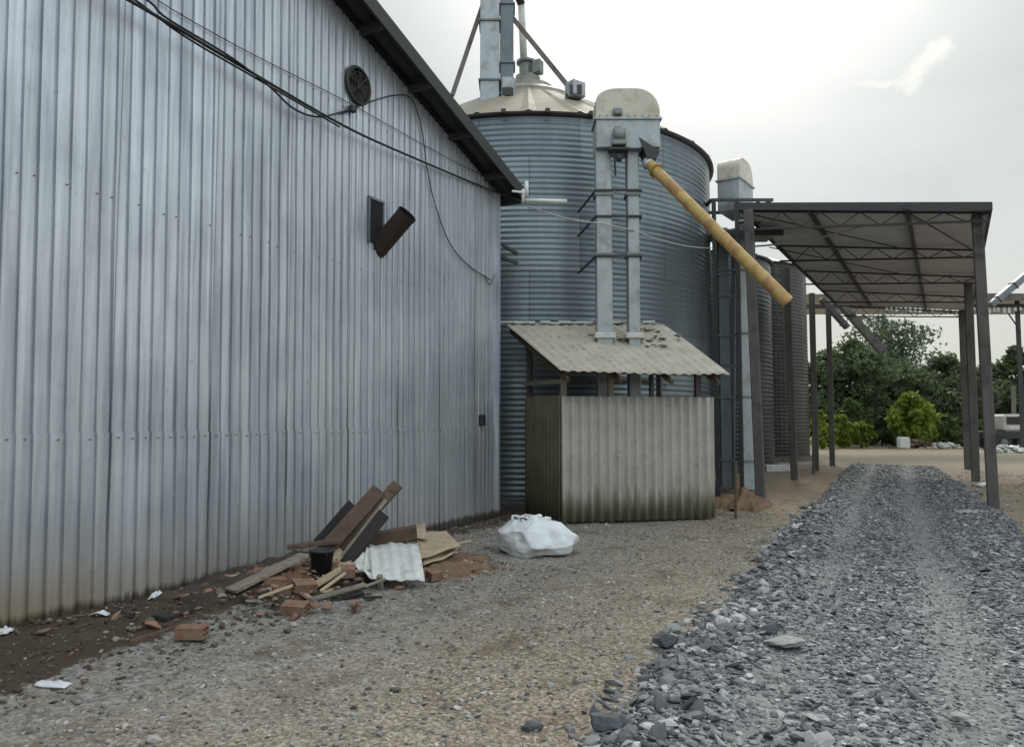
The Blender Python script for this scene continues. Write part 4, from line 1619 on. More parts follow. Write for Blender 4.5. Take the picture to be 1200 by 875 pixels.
for i, (x, y) in enumerate(posts_r):
    mb = MB()
    mb.bar((x + (.05 if i == 0 else 0), y, -.15), (x - (.03 if i == 0 else 0), y, cz(x) - .08), .155 if i == 0 else .18, .18 if i == 0 else .2, bev=.015)
    o = mb.build('post', M['concrete_dark'], cn)
    if False:
        mb = MB()
        mb.box((x - .05, y, cz(CX1_) - .12), (.35, .2, .08))
        mb.build('post_head', M['steel_dark'], cn)
# pale cable strung from the platform to the canopy
cable('pale cable strung from the second elevator to the canopy truss', sag(PX(876, 289, 16.3), PX(1038, 256, 15.4), .12, 16), .02, 'rope', 2)
cable('thin dark cable from the lamp arm across the big silo to the second elevator', sag(PX(616, 240, 12.25), PX(706, 262, 12.55), .06, 10) + sag(PX(742, 270, 12.6), PX(836, 291, 16.1), .08, 10), .012, 'rope', 2)

# ------------------------------------------------------------------ yard odds and ends near the posts
def post_thing(label, px, py, ptop, w, mat, lean=(0, 0), name='stake', cat='post'):
    b = GP(px, py)
    d = (Matrix.Rotation(-YAW, 3, 'Z') @ b).y
    top = PX(px + lean[0], ptop, d)
    mb = MB()
    mb.bar(b - Vector((0, 0, .1)), top, w, w, bev=.006)
    return tag(mb.build(name, M[mat]), label, cat)
post_thing('short thin wooden stake beside the right corner of the shed', 862, 607, 540, .04, 'wood_dark')
post_thing('slim pale pipe post standing beside the farthest silo', 953, 556, 420, .07, 'concrete_dark')
post_thing('thin grey steel upright in front of the dark grey silo', 858, 574, 268, .10, 'galv_dark', (2, 0), 'steel_upright')
# duct inspection panel and pale blocks at the silo foot
mb = MB()
p = GP(913, 553)
mb.box(p + Vector((0, 0, .12)), (.9, .3, .22), Ry, bev=.02)
tag(mb.build('footing_block', M['whitesheet']), 'pale concrete block lying at the foot of the dark grey silo', 'concrete block')
# mound of reddish earth by the shed
def mound(name, c, rx, ry, h, mat, label, kind='structure', seed=0.0, n=64):
    mb = MB()
    def f(s_, t_):
        x, y = (s_ - .5) * 2, (t_ - .5) * 2
        d = math.hypot(x, y)
        X, Y = c.x + x * rx, c.y + y * ry
        d += .28 * noise.noise(Vector((x * 2.4, y * 2.4, seed + 3))) + .12 * noise.noise(Vector((x * 7, y * 7, seed + 6)))
        k = max(0, .88 - d) ** .8 if d < .88 else 0
        z = k * h * (1 + .5 * noise.noise(Vector((x * 2.2, y * 2.2, seed)))) + .05 * k * noise.noise(Vector((x * 8, y * 8, seed))) + (.012 if k > 0.02 else -.03 - .02 * (d > .95))
        return (X, Y, ground_z(X, Y) + z)
    mb.sheet(f, n, n, 0, 0, True)
    return tag(mb.build(name, mat), label, None, kind=kind)
M['earth_red'] = pbr('reddish_earth', (0.13, 0.075, 0.042), (0.23, 0.15, 0.095), 6, .95, bump=.02, bscale=30)
M['soil'] = pbr('dark_soil', (0.03, 0.02, 0.014), (0.085, 0.06, 0.042), 6, .95, bump=.02, bscale=30)
mound('earth_mound', GP(868, 592), .65, 1.0, .28, M['earth_red'], 'low mound of reddish earth at the foot of the left canopy post', seed=3)
mound('soil_mound', GP(370, 690) + Vector((-.3, .25, 0)), .85, 1.7, .20, M['soil'], 'mound of dark soil beneath the rubbish pile', seed=1)
mound('earth_mound', GP(545, 668) + Vector((-.35, .0, 0)), .7, .8, .1, M['earth_red'], 'patch of reddish earth between the rubbish pile and the white sack', seed=5)

# ------------------------------------------------------------------ rubbish pile
def plank(label, a, b, w, t, mat, group='timbers in the rubbish pile', name='plank', roll=0.0):
    mb = MB()
    a, b = Vector(a), Vector(b)
    d = (b - a).normalized()
    up = Matrix.Rotation(roll, 3, d) @ Vector((0, 0, 1))
    # slightly split, uneven ends
    L = (b - a).length
    mb.bar(a, b, w, t, up=up, bev=.004)
    for p in mb.v:
        p += Vector((hn(p.x, p.y, 40, .016, 1), hn(p.y, p.z, 40, .022, 2), hn(p.x, p.z, 40, .012, 3)))
    return tag(mb.build(name, mat if not isinstance(mat, str) else M[mat]), label, 'plank', group)
plank('longest brown plank leaning up against the metal wall, its tip highest', PX(392, 648, 7.9), PX(466, 567, 8.35), .12, .05, 'wood_dark', roll=1.0)
plank('wide reddish brown plank leaning left of the longest one', PX(380, 646, 7.8), PX(444, 574, 8.25), .16, .05, 'wood_dark', roll=1.0)
plank('short dark plank at the back of the leaning timbers, nearest the wall', PX(372, 636, 8.0), PX(412, 590, 8.5), .10, .05, 'wood_black', roll=1.0)
plank('black charred plank leaning lowest in front of the brown ones', PX(404, 660, 7.6), PX(450, 602, 8.0), .12, .05, 'wood_black', roll=.9)
plank('thin brown batten between the leaning planks and the charred one', PX(398, 655, 7.7), PX(452, 586, 8.2), .04, .05, 'wood_grey', roll=.9)
plank('thick brown timber lying flat behind the white tin sheet', PX(424, 634, 8.2), PX(488, 623, 8.3), .16, .14, 'wood_dark')
plank('long grey board lying from the left toward the black bucket', PX(270, 692, 6.5), PX(356, 650, 7.15), .14, .03, 'wood_grey')
plank('dark brown board crossing above the long grey board', PX(336, 641, 7.6), PX(398, 633, 7.8), .14, .04, 'wood_dark')
plank('pale board propped over the front of the pile toward the tin sheet', PX(362, 690, 6.85), PX(412, 660, 7.3), .12, .025, 'ply')
plank('narrow weathered board at the very front of the pile', PX(352, 706, 6.65), PX(428, 684, 6.95), .07, .025, 'wood_grey')
plank('thin stick lying along the left front of the pile', PX(300, 704, 6.6), PX(362, 700, 6.7), .035, .025, 'wood_grey')
plank('dark board lying under the narrow front board', PX(350, 716, 6.6), PX(425, 694, 6.9), .12, .03, 'wood_black')
plank('long half buried plank at the foot of the metal wall', GP(40, 752, .05), GP(240, 704, .06), .10, .05, 'wood_grey', roll=.2)
plank('thin rotten board half buried in the soil by the wall', GP(150, 752, .03), GP(262, 715, .04), .07, .03, 'wood_dark', roll=-.2)
plank('dark beam lying on the soil up to the orange block', GP(185, 728, .06), GP(262, 706, .06), .14, .08, 'wood_black')
plank('splintered thin board sticking out to the right of the plywood', PX(515, 640, 8.5), PX(552, 634, 8.6), .06, .02, 'ply')

# plywood / cardboard sheets
def flat_sheet(label, pts4, mat, name='plywood_sheet', cat='sheet', th=.012, curl=.03, group=None, waves=0):
    mb = MB()
    A, B, Cc, D = [Vector(p) for p in pts4]
    nn = (B - A).cross(D - A).normalized()
    if nn.z < 0: nn = -nn
    sd_ = random.random() * 10
    def f(s_, t_):
        p = A.lerp(B, s_).lerp(D.lerp(Cc, s_), t_)
        return p + nn * (curl * noise.noise(Vector((s_ * 2.2, t_ * 2.2, sd_))) + (.012 * math.sin(s_ * waves * 6.283) if waves else 0))
    mb.sheet(f, 8 if not waves else waves * 8, 8, th, 0, True)
    return tag(mb.build(name, M[mat]), label, cat, group)
flat_sheet('tan plywood sheet lying flat just behind the thick timber', [PX(440, 634, 8.6), PX(500, 630, 8.5), PX(498, 612, 9.1), PX(466, 618, 9.2)], 'ply')
flat_sheet('larger tan plywood sheet sloping down to the right of the timber', [PX(490, 654, 8.0), PX(540, 640, 8.3), PX(522, 621, 9.0), PX(488, 622, 8.9)], 'ply')
flat_sheet('warped tan board lowest on the right of the pile', [PX(495, 661, 7.9), PX(530, 649, 8.2), PX(538, 641, 8.5), PX(492, 645, 8.4)], 'ply')
flat_sheet('pale cracked board between the bucket and the leaning planks', [PX(392, 662, 7.5), PX(412, 658, 7.6), PX(396, 640, 7.9), PX(380, 640, 7.9)], 'ply')
flat_sheet('grey board piece behind the black bucket', [PX(340, 662, 7.4), PX(366, 660, 7.4), PX(372, 652, 7.8), PX(350, 652, 7.8)], 'wood_grey')

# bent white tin sheet
mb = MB()
A, B, Cc, D = PX(436, 678, 7.15), PX(498, 680, 7.2), PX(489, 635, 7.95), PX(432, 638, 7.9)
def tf(s_, t_):
    p = A.lerp(B, s_).lerp(D.lerp(Cc, s_), t_)
    return p + Vector((0, 0, .005 * math.sin(s_ * 5 * 6.283) + .03 * math.sin(t_ * 3.1) + .03 * noise.noise(Vector((s_ * 3, t_ * 3, 8))) - (.03 * (s_ - .9) if s_ > .9 else 0)))
mb.sheet(tf, 60, 8, .004, 0, True)
A2, B2, C2, D2 = PX(412, 660, 7.35), PX(437, 678, 7.15), PX(433, 640, 7.85), PX(424, 652, 7.6)
mb.sheet(lambda s_, t_: A2.lerp(B2, s_).lerp(D2.lerp(C2, s_), t_) + Vector((0, 0, .012 * math.sin(s_ * 2 * 6.28) + .02 * t_)), 14, 6, .004, 0, True)
tag(mb.build('tin_sheet', M['whitesheet']), 'bent white corrugated tin sheet lying on the rubbish pile', 'metal sheet')
# white sheet support props
plank('short stub of wood propping up the white tin sheet', GP(446, 692, .0), PX(444, 674, 7.1), .05, .04, 'wood_grey')
# black bucket
bk = PX(377, 671, 7.25)
bu = thing('bucket', 'small black plastic bucket sitting on the rubbish pile', 'bucket', bk)
mb = MB()
mb.lathe(bk, [(0.0, 0.0), (.085, 0), (.112, .2), (.122, .2), (.122, .222), (.106, .222), (.08, .02), (0, .02)], 24)
mb.build('pail', M['black'], bu)
mb = MB()
mb.tube([bk + Vector((.12 * math.cos(a), .12 * math.sin(a) * .3 - .08, .2 - .08 * math.sin(a))) for a in [math.pi * k / 12 for k in range(13)]], .004, 6)
mb.build('handle', M['steel_dark'], bu)
# support block under the bucket
# hollow clay bricks
def brick(label, c, rz, rx=0.0, size=(.205, .125, .085), broken=False, ry=0.0):
    m = Matrix.Rotation(rz, 3, 'Z') @ Matrix.Rotation(rx, 3, 'X') @ Matrix.Rotation(ry, 3, 'Y')
    mb = MB()
    L, w_, h_ = size
    if broken: L *= .6
    c = Vector(c)
    t_ = .014
    # outer shell walls and two webs: cells run along the length
    for (x, y, z, a, b, cc) in ((0, 0, h_ / 2 - t_ / 2, L, w_, t_), (0, 0, -h_ / 2 + t_ / 2, L, w_, t_), (0, w_ / 2 - t_ / 2, 0, L, t_, h_ - 2 * t_), (0, -w_ / 2 + t_ / 2, 0, L, t_, h_ - 2 * t_), (0, 0, 0, L - .004, t_, h_ - 2 * t_), (0, 0, 0, L - .006, w_ - 2 * t_, t_)):
        mb.box(c + m @ Vector((x, y, z)), (a, b, cc), m, bev=.003)
    return tag(mb.build('clay_brick', M['brick']), label, 'brick', 'hollow clay bricks')
bl = [((225, 740), .07, .5, 0, 'lone orange brick lying out on the dark soil, nearest the camera', False),
      ((257, 694), .09, 1.9, .3, 'orange brick against the foot of the metal wall, left of the pile', True),
      ((322, 681), .17, .8, .1, 'orange brick lying left of the bucket, leftmost on top', False),
      ((345, 676), .19, .2, -.2, 'orange brick on top, just below the black bucket', False),
      ((356, 686), .14, 1.1, .3, 'tilted orange brick at the middle of the pile front', False),
      ((330, 693), .10, .4, .1, 'orange brick low in the pile, under the top row', False),
      ((312, 690), .08, 1.6, .5, 'broken orange brick at the left end of the pile', True),
      ((346, 712), .06, .3, .2, 'pale dusty brick at the very front foot of the pile', False),
      ((408, 669), .22, .7, .2, 'orange brick resting beneath the pale propped board', True),
      ((508, 673), .07, 1.2, .2, 'broken brick right of the white tin sheet', True),
      ((340, 686), .13, 2.2, -.3, 'broken orange brick wedged between the other bricks', True)]
for (px, z, rz, rx, lb, br) in bl:
    p = GP(px[0], px[1], z)
    brick(lb, p, rz, rx, broken=br, ry=random.uniform(-.15, .15))
# jumbled scraps between the bigger pieces
rs = random.Random(5)
for k in range(16):
    px, py = rs.uniform(285, 430), rs.uniform(655, 705)
    py = max(py, 705 - (px - 285) * .32)
    p = GP(px, py, .04 + .14 * rs.random())
    a = rs.uniform(-.6, .8)
    L = rs.uniform(.12, .42)
    d = Vector((math.cos(a + .9), math.sin(a + .9), rs.uniform(-.12, .3))) * L
    plank('splintered board scrap jumbled among the bricks of the rubbish pile', p, p + d, rs.uniform(.025, .08), .018, rs.choice(['wood_dark', 'wood_grey', 'wood_black', 'ply', 'wood_dark']), group='board scraps in the pile', name='board_scrap')
for k in range(14):
    px, py = rs.uniform(290, 420), rs.uniform(668, 712)
    p = GP(px, py, .03 + .08 * rs.random())
    mb = MB()
    m = Matrix.Rotation(rs.uniform(0, 3), 3, 'Z') @ Matrix.Rotation(rs.uniform(-.8, .8), 3, 'X')
    mb.box(p, (rs.uniform(.05, .12), rs.uniform(.04, .08), rs.uniform(.015, .05)), m, bev=.006)
    for q in mb.v:
        q += Vector((hn(q.x, q.y, 25, .02, k), hn(q.y, q.z, 25, .02, k + 2), hn(q.x, q.z, 25, .012, k + 3)))
    tag(mb.build('brick_shard', M['brick']), 'small broken orange brick shard lying in the rubbish pile', 'brick shard', 'brick shards in the pile')
# loose rubble in the pile
pts, szs = [], []
cpt = GP(370, 695) + Vector((-.3, .2, 0))
for _ in range(1500):
    a, r_ = random.uniform(0, 6.283), abs(random.gauss(0, .55))
    x, y = cpt.x + .75 * r_ * math.cos(a), cpt.y + 1.6 * r_ * math.sin(a)
    if x < WALLX + .08: continue
    s = .02 + .08 * random.random() ** 3
    pts.append((x, y, ground_z(x, y) + max(0, .16 * (1 - r_)) + s * .2)); szs.append(s)
for _ in range(1100):
    a, r_ = random.uniform(0, 6.283), abs(random.gauss(0, .5))
    c3 = GP(545, 668) + Vector((-.35, 0, 0))
    x, y = c3.x + .9 * r_ * math.cos(a), c3.y + 1.1 * r_ * math.sin(a)
    if x < WALLX + .08: continue
    s = .012 + .05 * random.random() ** 3
    pts.append((x, y, ground_z(x, y) + max(0, .07 * (1 - r_)) + s * .15)); szs.append(s)
M['stone_rub'] = stone_mat('rubble_bits', [(0, (0.05, 0.035, 0.025)), (.4, (0.15, 0.10, 0.07)), (.7, (0.33, 0.15, 0.09)), (.9, (0.3, 0.25, 0.2)), (1, (0.45, 0.42, 0.38))])
o = stones('rubble', pts, szs, M['stone_rub'], .6, 'broken brick bits and crumbs of rubble scattered in the pile')
o['category'] = 'rubble'

# white sack
sk0 = GP(627, 655)
def blob(nu, nv, planes, ax, crease=()):
    """unit body cut by many planes -> faceted, creased surface; returns local verts and faces"""
    P = np.array([p for p, h in planes]); H = np.array([h for p, h in planes])
    vs, fs = [], []
    for j in range(nv + 1):
        ph = math.pi * j / nv - math.pi / 2
        for i in range(nu):
            th = 2 * math.pi * i / nu
            d = np.array([math.cos(ph) * math.cos(th), math.cos(ph) * math.sin(th), math.sin(ph)])
            dp = P @ d
            r = np.min(np.where(dp > .05, H / np.maximum(dp, .05), 9))
            q = Vector((d[0] * r * ax[0], d[1] * r * ax[1], d[2] * r * ax[2]))
            n_ = Vector((q.x, q.y, q.z)).normalized()
            for (f, am, sd) in crease:
                q += n_ * am * noise.noise(Vector((q.x * f + sd, q.y * f, q.z * f * 1.5)))
            vs.append(q)
    for j in range(nv):
        for i in range(nu):
            i2 = (i + 1) % nu
            fs.append((j * nu + i, j * nu + i2, (j + 1) * nu + i2, (j + 1) * nu + i))
    return vs, fs


def rand_planes(n, seed, jit):
    rg = np.random.default_rng(seed)
    out = []
    for k in range(n):
        d = rg.normal(0, 1, 3)
        d /= np.linalg.norm(d)
        out.append((d, 1 - jit * rg.random()))
    return out


def sack():
    c = off(sk0, -.01, .36)
    vs, fs = blob(200, 110, rand_planes(60, 8, .26), (.62, .48, .27), ((4, .05, 1), (8, .016, 4), (20, .004, 7)))
    out = []
    for q in vs:
        tz = (q.z + .25) / .5
        k = 1 - .22 * max(0, tz)
        q = Vector((q.x * k + .03 * tz, q.y * k, max(q.z, -.20 + .006 * noise.noise(q * 9))))
        # sagging skirt where the sack rests
        if q.z < -.1:
            q.x *= 1 + .05 * (-.1 - q.z) / .1
            q.y *= 1 + .05 * (-.1 - q.z) / .1
        out.append(off(c, q.x, q.y, q.z + .205))
    mb = MB()
    mb.add(out, fs, 0, True)
    return mb, c


skt = thing('sack', 'big crumpled white woven sack lying in front of the shed', 'sack', sk0)
mb, cc_ = sack()
mb.build('bag_body', M['bag'], skt)
mb = MB()
# gathered mouth: irregular folded ribbon on top with dark gaps
for k, (du, dv, w_, h_) in enumerate(((-.16, -.05, .2, .05), (-.02, .0, .26, .06), (.12, -.04, .18, .05), (-.08, .12, .3, .05))):
    b0 = off(cc_, du, dv, .40)
    def fo_(s_, t_, b0=b0, w_=w_, h_=h_, k=k):
        return off(b0, (s_ - .5) * w_, .05 * math.sin(s_ * 7 + k) + .06 * (t_ - .5), h_ * math.sin(t_ * 3.14) + .03 * noise.noise(Vector((s_ * 4, t_ * 3, k))))
    mb.sheet(fo_, 14, 8, .006, 0, True)
mb.build('bag_mouth', M['bag'], skt)
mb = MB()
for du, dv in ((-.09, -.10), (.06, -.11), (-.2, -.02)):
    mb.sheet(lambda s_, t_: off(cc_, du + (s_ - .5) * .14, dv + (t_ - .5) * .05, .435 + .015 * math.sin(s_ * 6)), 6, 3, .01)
mb.build('painted_mouth_shade', M['black'], skt)  # black patches stand in for shade between the mouth folds

# scraps
def scrap(label, px, py, w_, d_, mat='bag', z=.0, h=.05, name='plastic_scrap', group='pale scraps on the soil'):
    w_, d_ = w_ * .75, d_ * .75
    c = GP(px, py)
    mb = MB()
    sd_ = random.random() * 20
    def f(s_, t_):
        x, y = (s_ - .5) * w_, (t_ - .5) * d_
        k = max(0, 1 - (2 * abs(s_ - .5)) ** 3) * max(0, 1 - (2 * abs(t_ - .5)) ** 3)
        jx = .12 * w_ * noise.noise(Vector((t_ * 5, s_, sd_)))
        jy = .12 * d_ * noise.noise(Vector((s_ * 5, t_, sd_ + 4)))
        q = off(c, x + jx, y + jy)
        return Vector((q.x, q.y, ground_z(q.x, q.y) + z + .012 + h * k * (.6 + .8 * noise.noise(Vector((s_ * 5, t_ * 5, sd_ + 9))))))
    mb.sheet(f, 12, 10, .006, 0, True)
    return tag(mb.build(name, M[mat]), label, 'scrap', group)
scrap('white scrap at the left edge of the picture beside the wall', 2, 760, .16, .12)
scrap('white plastic scrap on the soil edge at lower left', 62, 803, .26, .10, h=.03)
scrap('small white scrap by the wall beneath the first ribs', 118, 735, .16, .08, h=.03)
scrap('small white crumpled scrap by the wall left of the bricks', 182, 716, .14, .10)
# notable loose stones on the road
def rock(label, px, py, s, mat, flat=.35, z=.09, group=None):
    c = GP(px, py, z)
    mb = MB()
    vs, fs = blob(40, 22, rand_planes(26, int(px * 7 + py), .3), (1.25, .85, flat * 1.1), ((3, .06, 1), (9, .03, 2)))
    mb.add([off(c, v[0] * s / 2, v[1] * s / 2, v[2] * s / 2) for v in vs], fs, 0, False)
    return tag(mb.build('rock', mat), label, 'rock', group)
M['pale_stone'] = pbr('pale_stone', (0.24, 0.24, 0.23), (0.34, 0.34, 0.325), 14, .85, bump=.004)
M['dark_stone'] = pbr('blue_stone', (0.05, 0.055, 0.065), (0.11, 0.12, 0.13), 14, .8, bump=.004)
rock('large flat pale stone lying in the middle of the gravel driveway', 922, 752, .22, M['pale_stone'], .3)
rock('flat pale stone near the lower right of the driveway', 1124, 838, .10, M['pale_stone'], .28)
rock('big dark chunk of stone at the near left edge of the driveway', 712, 846, .17, M['dark_stone'], .6, .08)
rock('dark angular stone at the left road edge further up', 778, 748, .16, M['dark_stone'], .6, .08)
rock('dark stone beside the pale flat one in the driveway', 900, 738, .12, M['dark_stone'], .6, .1)
rock('small dark stone alone on the tan dirt left of the driveway', 624, 850, .09, M['dark_stone'], .6, .03)
rock('pale slab fragment at the foot of the near right canopy post', 1138, 601, .55, M['pale_stone'], .2, .05)
rock('small white stone beside the second right canopy post', 1151, 568, .22, M['white'], .6, .08)

# ------------------------------------------------------------------ far roof behind the canopy and its conveyors
fs_ = thing('loading_shed', 'long low open roof on posts beyond the canopy', 'open shed', W(20, 40, 0))
yA = 38.0
def FW(px, py, v=38.0): return PX(px, py, v)
zt_f = FW(1100, 346).z; zb_f = FW(1100, 362).z
mb = MB()
mb.bar(W(14.2, 38, zb_f + .12), W(30.5, 38.3, zb_f + .22), .2, .18)
mb.build('beam', M['steel_dark'], fs_)
mb = MB()
uL, uR = 14.6, 31.0
def ff(s_, t_):
    u = uL + (uR - uL) * s_
    return W(u, 37.6 + 7 * t_, zt_f - .02 * t_ + .012 * math.sin(u * 6.283 / .25))
mb.sheet(ff, 400, 2, .02, 0, False)
mb.build('roof_sheet', M['canopy'], fs_)
mb = MB()
mb.bar(W(uL + 9, 37.55, zt_f - .16), W(uR, 37.6, zt_f - .16), .05, .36)
mb.build('fascia', M['concrete'], fs_)
mb = MB()
u = 19.0
while u < 26.0:
    h_ = random.uniform(.12, .3)
    mb.box(W(u, 37.8, zb_f - h_ / 2 + .05), (.14, .02, h_), Ry)
    u += random.uniform(.18, .34)
mb.build('fringe', M['whitesheet'], fs_)
for u, v, m_ in ((25.9, 38.2, 'steel_dark'), (15.2, 41, 'steel_dark'), (30.4, 38.3, 'steel_dark')):
    mb = MB()
    mb.bar(W(u, v, -.1), W(u, v, zt_f - .05), .2, .2, bev=.01)
    mb.build('post', M[m_], fs_)
mb = MB()
mb.bar(FW(1182, 368), FW(1196, 388), .05, .05)
mb.build('knee_brace', M['steel_dark'], fs_)
# conveyor tubes
def conveyor(label, a, b, w_, mat='steel_dark'):
    t_ = thing('conveyor_tube', label, 'conveyor', (a + b) / 2)
    mb = MB()
    mb.bar(a, b, w_, w_ * .8, bev=.02)
    mb.build('casing', M[mat], t_)
    for k in (.15, .5, .85):
        mb = MB()
        p = a.lerp(b, k); d_ = (b - a).normalized() * .03
        mb.bar(p - d_, p + d_, w_ + .06, w_ * .8 + .06)
        mb.build('flange', M['concrete_dark'], t_)
    return t_
conveyor('dark sloping conveyor tube hanging in front of the tree tops', FW(1034, 412, 36.5), FW(962, 330, 37.0), .42, 'concrete_dark')
conveyor('short dark sloping chute left of the conveyor under the rear canopy', FW(993, 384, 35), FW(962, 350, 35), .3)
conveyor('grey conveyor tube rising to the right beyond the near right post', FW(1160, 358, 37), FW(1215, 312, 37), .38, 'galv_dark')

# ------------------------------------------------------------------ trees and bushes
def leaf_cloud(mb_pts, leaf, n_each, spread, rng):
    """returns (V,F) arrays of leaf quads around clump centres"""
    P = np.repeat(np.array([p[:3] for p in mb_pts]), n_each, 0)
    S = np.repeat(np.array([p[3] for p in mb_pts]), n_each)[:, None]
    n = len(P)
    d = rng.normal(0, 1, (n, 3))
    d /= np.linalg.norm(d, axis=1)[:, None]
    rr = rng.uniform(.35, 1, (n, 1)) ** .5
    P = P + d * rr * S * spread * np.array([1, 1, .75])
    a = rng.normal(0, 1, (n, 3)); a /= np.linalg.norm(a, axis=1)[:, None]
    b = np.cross(a, rng.normal(0, 1, (n, 3))); b /= np.linalg.norm(b, axis=1)[:, None]
    L = leaf * rng.uniform(.45, 1.6, (n, 1))
    q = np.stack([P - a * L, P + b * L * .45, P + a * L, P - b * L * .45], 1)
    return q.reshape(-1, 3)


def leaf_mat(name, lo, hi, tr=.4):
    m = bpy.data.materials.new(name)
    m.use_nodes = True
    t = m.node_tree
    b = t.nodes['Principled BSDF']
    g = N(t, 'ShaderNodeNewGeometry')
    c = mixc(t, g.outputs['Random Per Island'], lo, hi)
    nn = noise_node(t, g.outputs['Position'], .6, 3, .5)
    c = mixc(t, ramp(t, nn, [(.35, .0), (.65, .55)]), c, tuple(x * .7 for x in lo))
    t.links.new(c, b.inputs['Base Color'])
    b.inputs['Roughness'].default_value = .6
    tl = N(t, 'ShaderNodeBsdfTranslucent')
    t.links.new(c, tl.inputs['Color'])
    mx = N(t, 'ShaderNodeMixShader')
    mx.inputs[0].default_value = tr
    out = t.nodes['Material Output']
    t.links.new(b.outputs[0], mx.inputs[1]); t.links.new(tl.outputs[0], mx.inputs[2])
    t.links.new(mx.outputs[0], out.inputs['Surface'])
    return m


LM = {'dark': leaf_mat('dark_leaves', (0.08, 0.12, 0.055), (0.14, 0.185, 0.085)),
      'mid': leaf_mat('mid_leaves', (0.08, 0.13, 0.04), (0.14, 0.20, 0.065)),
      'olive': leaf_mat('olive_leaves', (0.09, 0.115, 0.055), (0.155, 0.18, 0.10)),
      'grey': leaf_mat('greygreen_leaves', (0.10, 0.14, 0.09), (0.17, 0.215, 0.145)),
      'lime': leaf_mat('lime_leaves', (0.20, 0.28, 0.04), (0.36, 0.44, 0.08), .5)}


def mesh_quads(name, V, mat, parent):
    n = len(V) // 4
    me = bpy.data.meshes.new(name)
    me.vertices.add(len(V))
    V = V - np.array(ORG[parent.name])
    me.vertices.foreach_set('co', V.reshape(-1).astype(np.float32))
    me.loops.add(n * 4)
    me.loops.foreach_set('vertex_index', np.arange(n * 4, dtype=np.int32))
    me.polygons.add(n)
    me.polygons.foreach_set('loop_start', (np.arange(n) * 4).astype(np.int32))
    me.polygons.foreach_set('loop_total', np.full(n, 4, np.int32))
    me.materials.append(mat)
    me.update(calc_edges=True)
    o = bpy.data.objects.new(name, me)
    C.objects.link(o)
    o.parent = parent
    ORG[o.name] = ORG[parent.name]
    return o


def tree(label, base, h, rx, lm, seed, leaf=.16, clumps=70, each=70, crown0=.25, name='tree', cat='tree', group='trees beyond the yard', loose=1.0, trunk=.16, top_taper=.6):
    rng = np.random.default_rng(seed)
    rd = random.Random(seed)
    root = thing(name, label, cat, base, group)
    base = Vector(base)
    mb = MB()
    lean = Vector((rd.uniform(-.04, .04) * h, rd.uniform(-.04, .04) * h, 0))
    tp = [base + lean * k / 4 + Vector((0, 0, h * .72 * k / 4)) for k in range(5)]
    mb.tube(tp, [trunk * (1.15 - .2 * k) for k in range(5)], 8)
    cl_ = []
    for k in range(clumps):
        z = crown0 + (1 - crown0) * rd.random() ** .85
        prof = math.sin(min(1, (z - crown0) / (1 - crown0) * .92 + .12) * math.pi) ** top_taper
        a = rd.uniform(0, 6.283)
        r_ = rx * prof * (rd.random() ** .45) * rd.uniform(.6, 1.22)
        p = base + lean * z + Vector((r_ * math.cos(a), r_ * math.sin(a), h * z))
        s_ = rx * rd.uniform(.13, .30)
        cl_.append((p.x, p.y, p.z, s_))
        if k % 5 == 0:
            q = base + lean * z * .6 + Vector((0, 0, h * z * .6))
            mb.tube([q, q.lerp(p, .6) + Vector((0, 0, -.05 * h * 0)), p], [trunk * .35, trunk * .22, trunk * .08], 5)
    mb.build('trunk', M['bark'], root)
    V = leaf_cloud(cl_, leaf, each, loose, rng)
    mesh_quads('crown', V, LM[lm], root)
    return root


def at(px, v, z=0): 
    return W((px - 600) / 880 * v, v, z)
T = tree
T('broad dark green tree left of centre beyond the yard', at(1005, 52), 6.9, 3.4, 'dark', 1, clumps=110, each=90, crown0=.1)
T('pale sparse tree rising behind the conveyor tube', at(1008, 60), 9.6, 2.6, 'olive', 2, clumps=46, each=42, crown0=.4, loose=1.5)
T('tall grey green loose tree right of the conveyor tube', at(1066, 60), 9.2, 3.4, 'grey', 3, clumps=62, each=52, crown0=.3, loose=1.5)
T('tall thin grey green tree directly behind the conveyor', at(1038, 62), 9.9, 2.6, 'grey', 4, clumps=42, each=46, crown0=.35, loose=1.5)
T('round olive tree just left of the right canopy posts', at(1108, 54), 6.0, 3.2, 'olive', 5, clumps=110, each=90, crown0=.08)
T('dense dark tree at the left behind the silo edge', at(968, 54), 6.3, 3.0, 'dark', 6, clumps=90, each=90, crown0=.1)
T('low dark tree filling the middle behind the lime bush', at(1052, 53), 5.6, 3.4, 'dark', 7, clumps=110, each=90, crown0=.06)
T('dark tree just right of the canopy posts', at(1160, 56), 5.6, 3.0, 'olive', 8, clumps=100, each=90, crown0=.05)
T('feathery tree with a pointed top near the right picture edge', at(1192, 55), 6.8, 2.4, 'dark', 9, clumps=80, each=80, crown0=.08, top_taper=.9)
T('dark tree beyond the right picture edge', at(1240, 56), 6.4, 3.4, 'dark', 10, clumps=90, each=80, crown0=.1)
T('dark tree behind the rear silo', at(930, 60), 6.6, 3.4, 'dark', 12, clumps=80, each=80, crown0=.1)
B = lambda *a, **k: tree(*a, name='bush', cat='bush', group='bushes at the edge of the yard', trunk=.05, **k)
B('bright lime green rounded bush in the middle of the far yard', at(1069, 46), 3.0, 1.75, 'lime', 21, clumps=85, each=60, crown0=.12, leaf=.15, loose=1.35, top_taper=1.0)
B('lime green low bush to the left by the canopy post', at(985, 45), 1.9, .95, 'lime', 22, clumps=40, each=60, crown0=.1, leaf=.12)
B('darker green bush left of the lime one, with rounded top', at(993, 47), 2.9, 1.1, 'mid', 23, clumps=45, each=60, crown0=.1, leaf=.12)
B('small lime bush beside the dirt edge, second from the left', at(1008, 45), 1.5, .7, 'lime', 24, clumps=30, each=55, crown0=.05, leaf=.11)
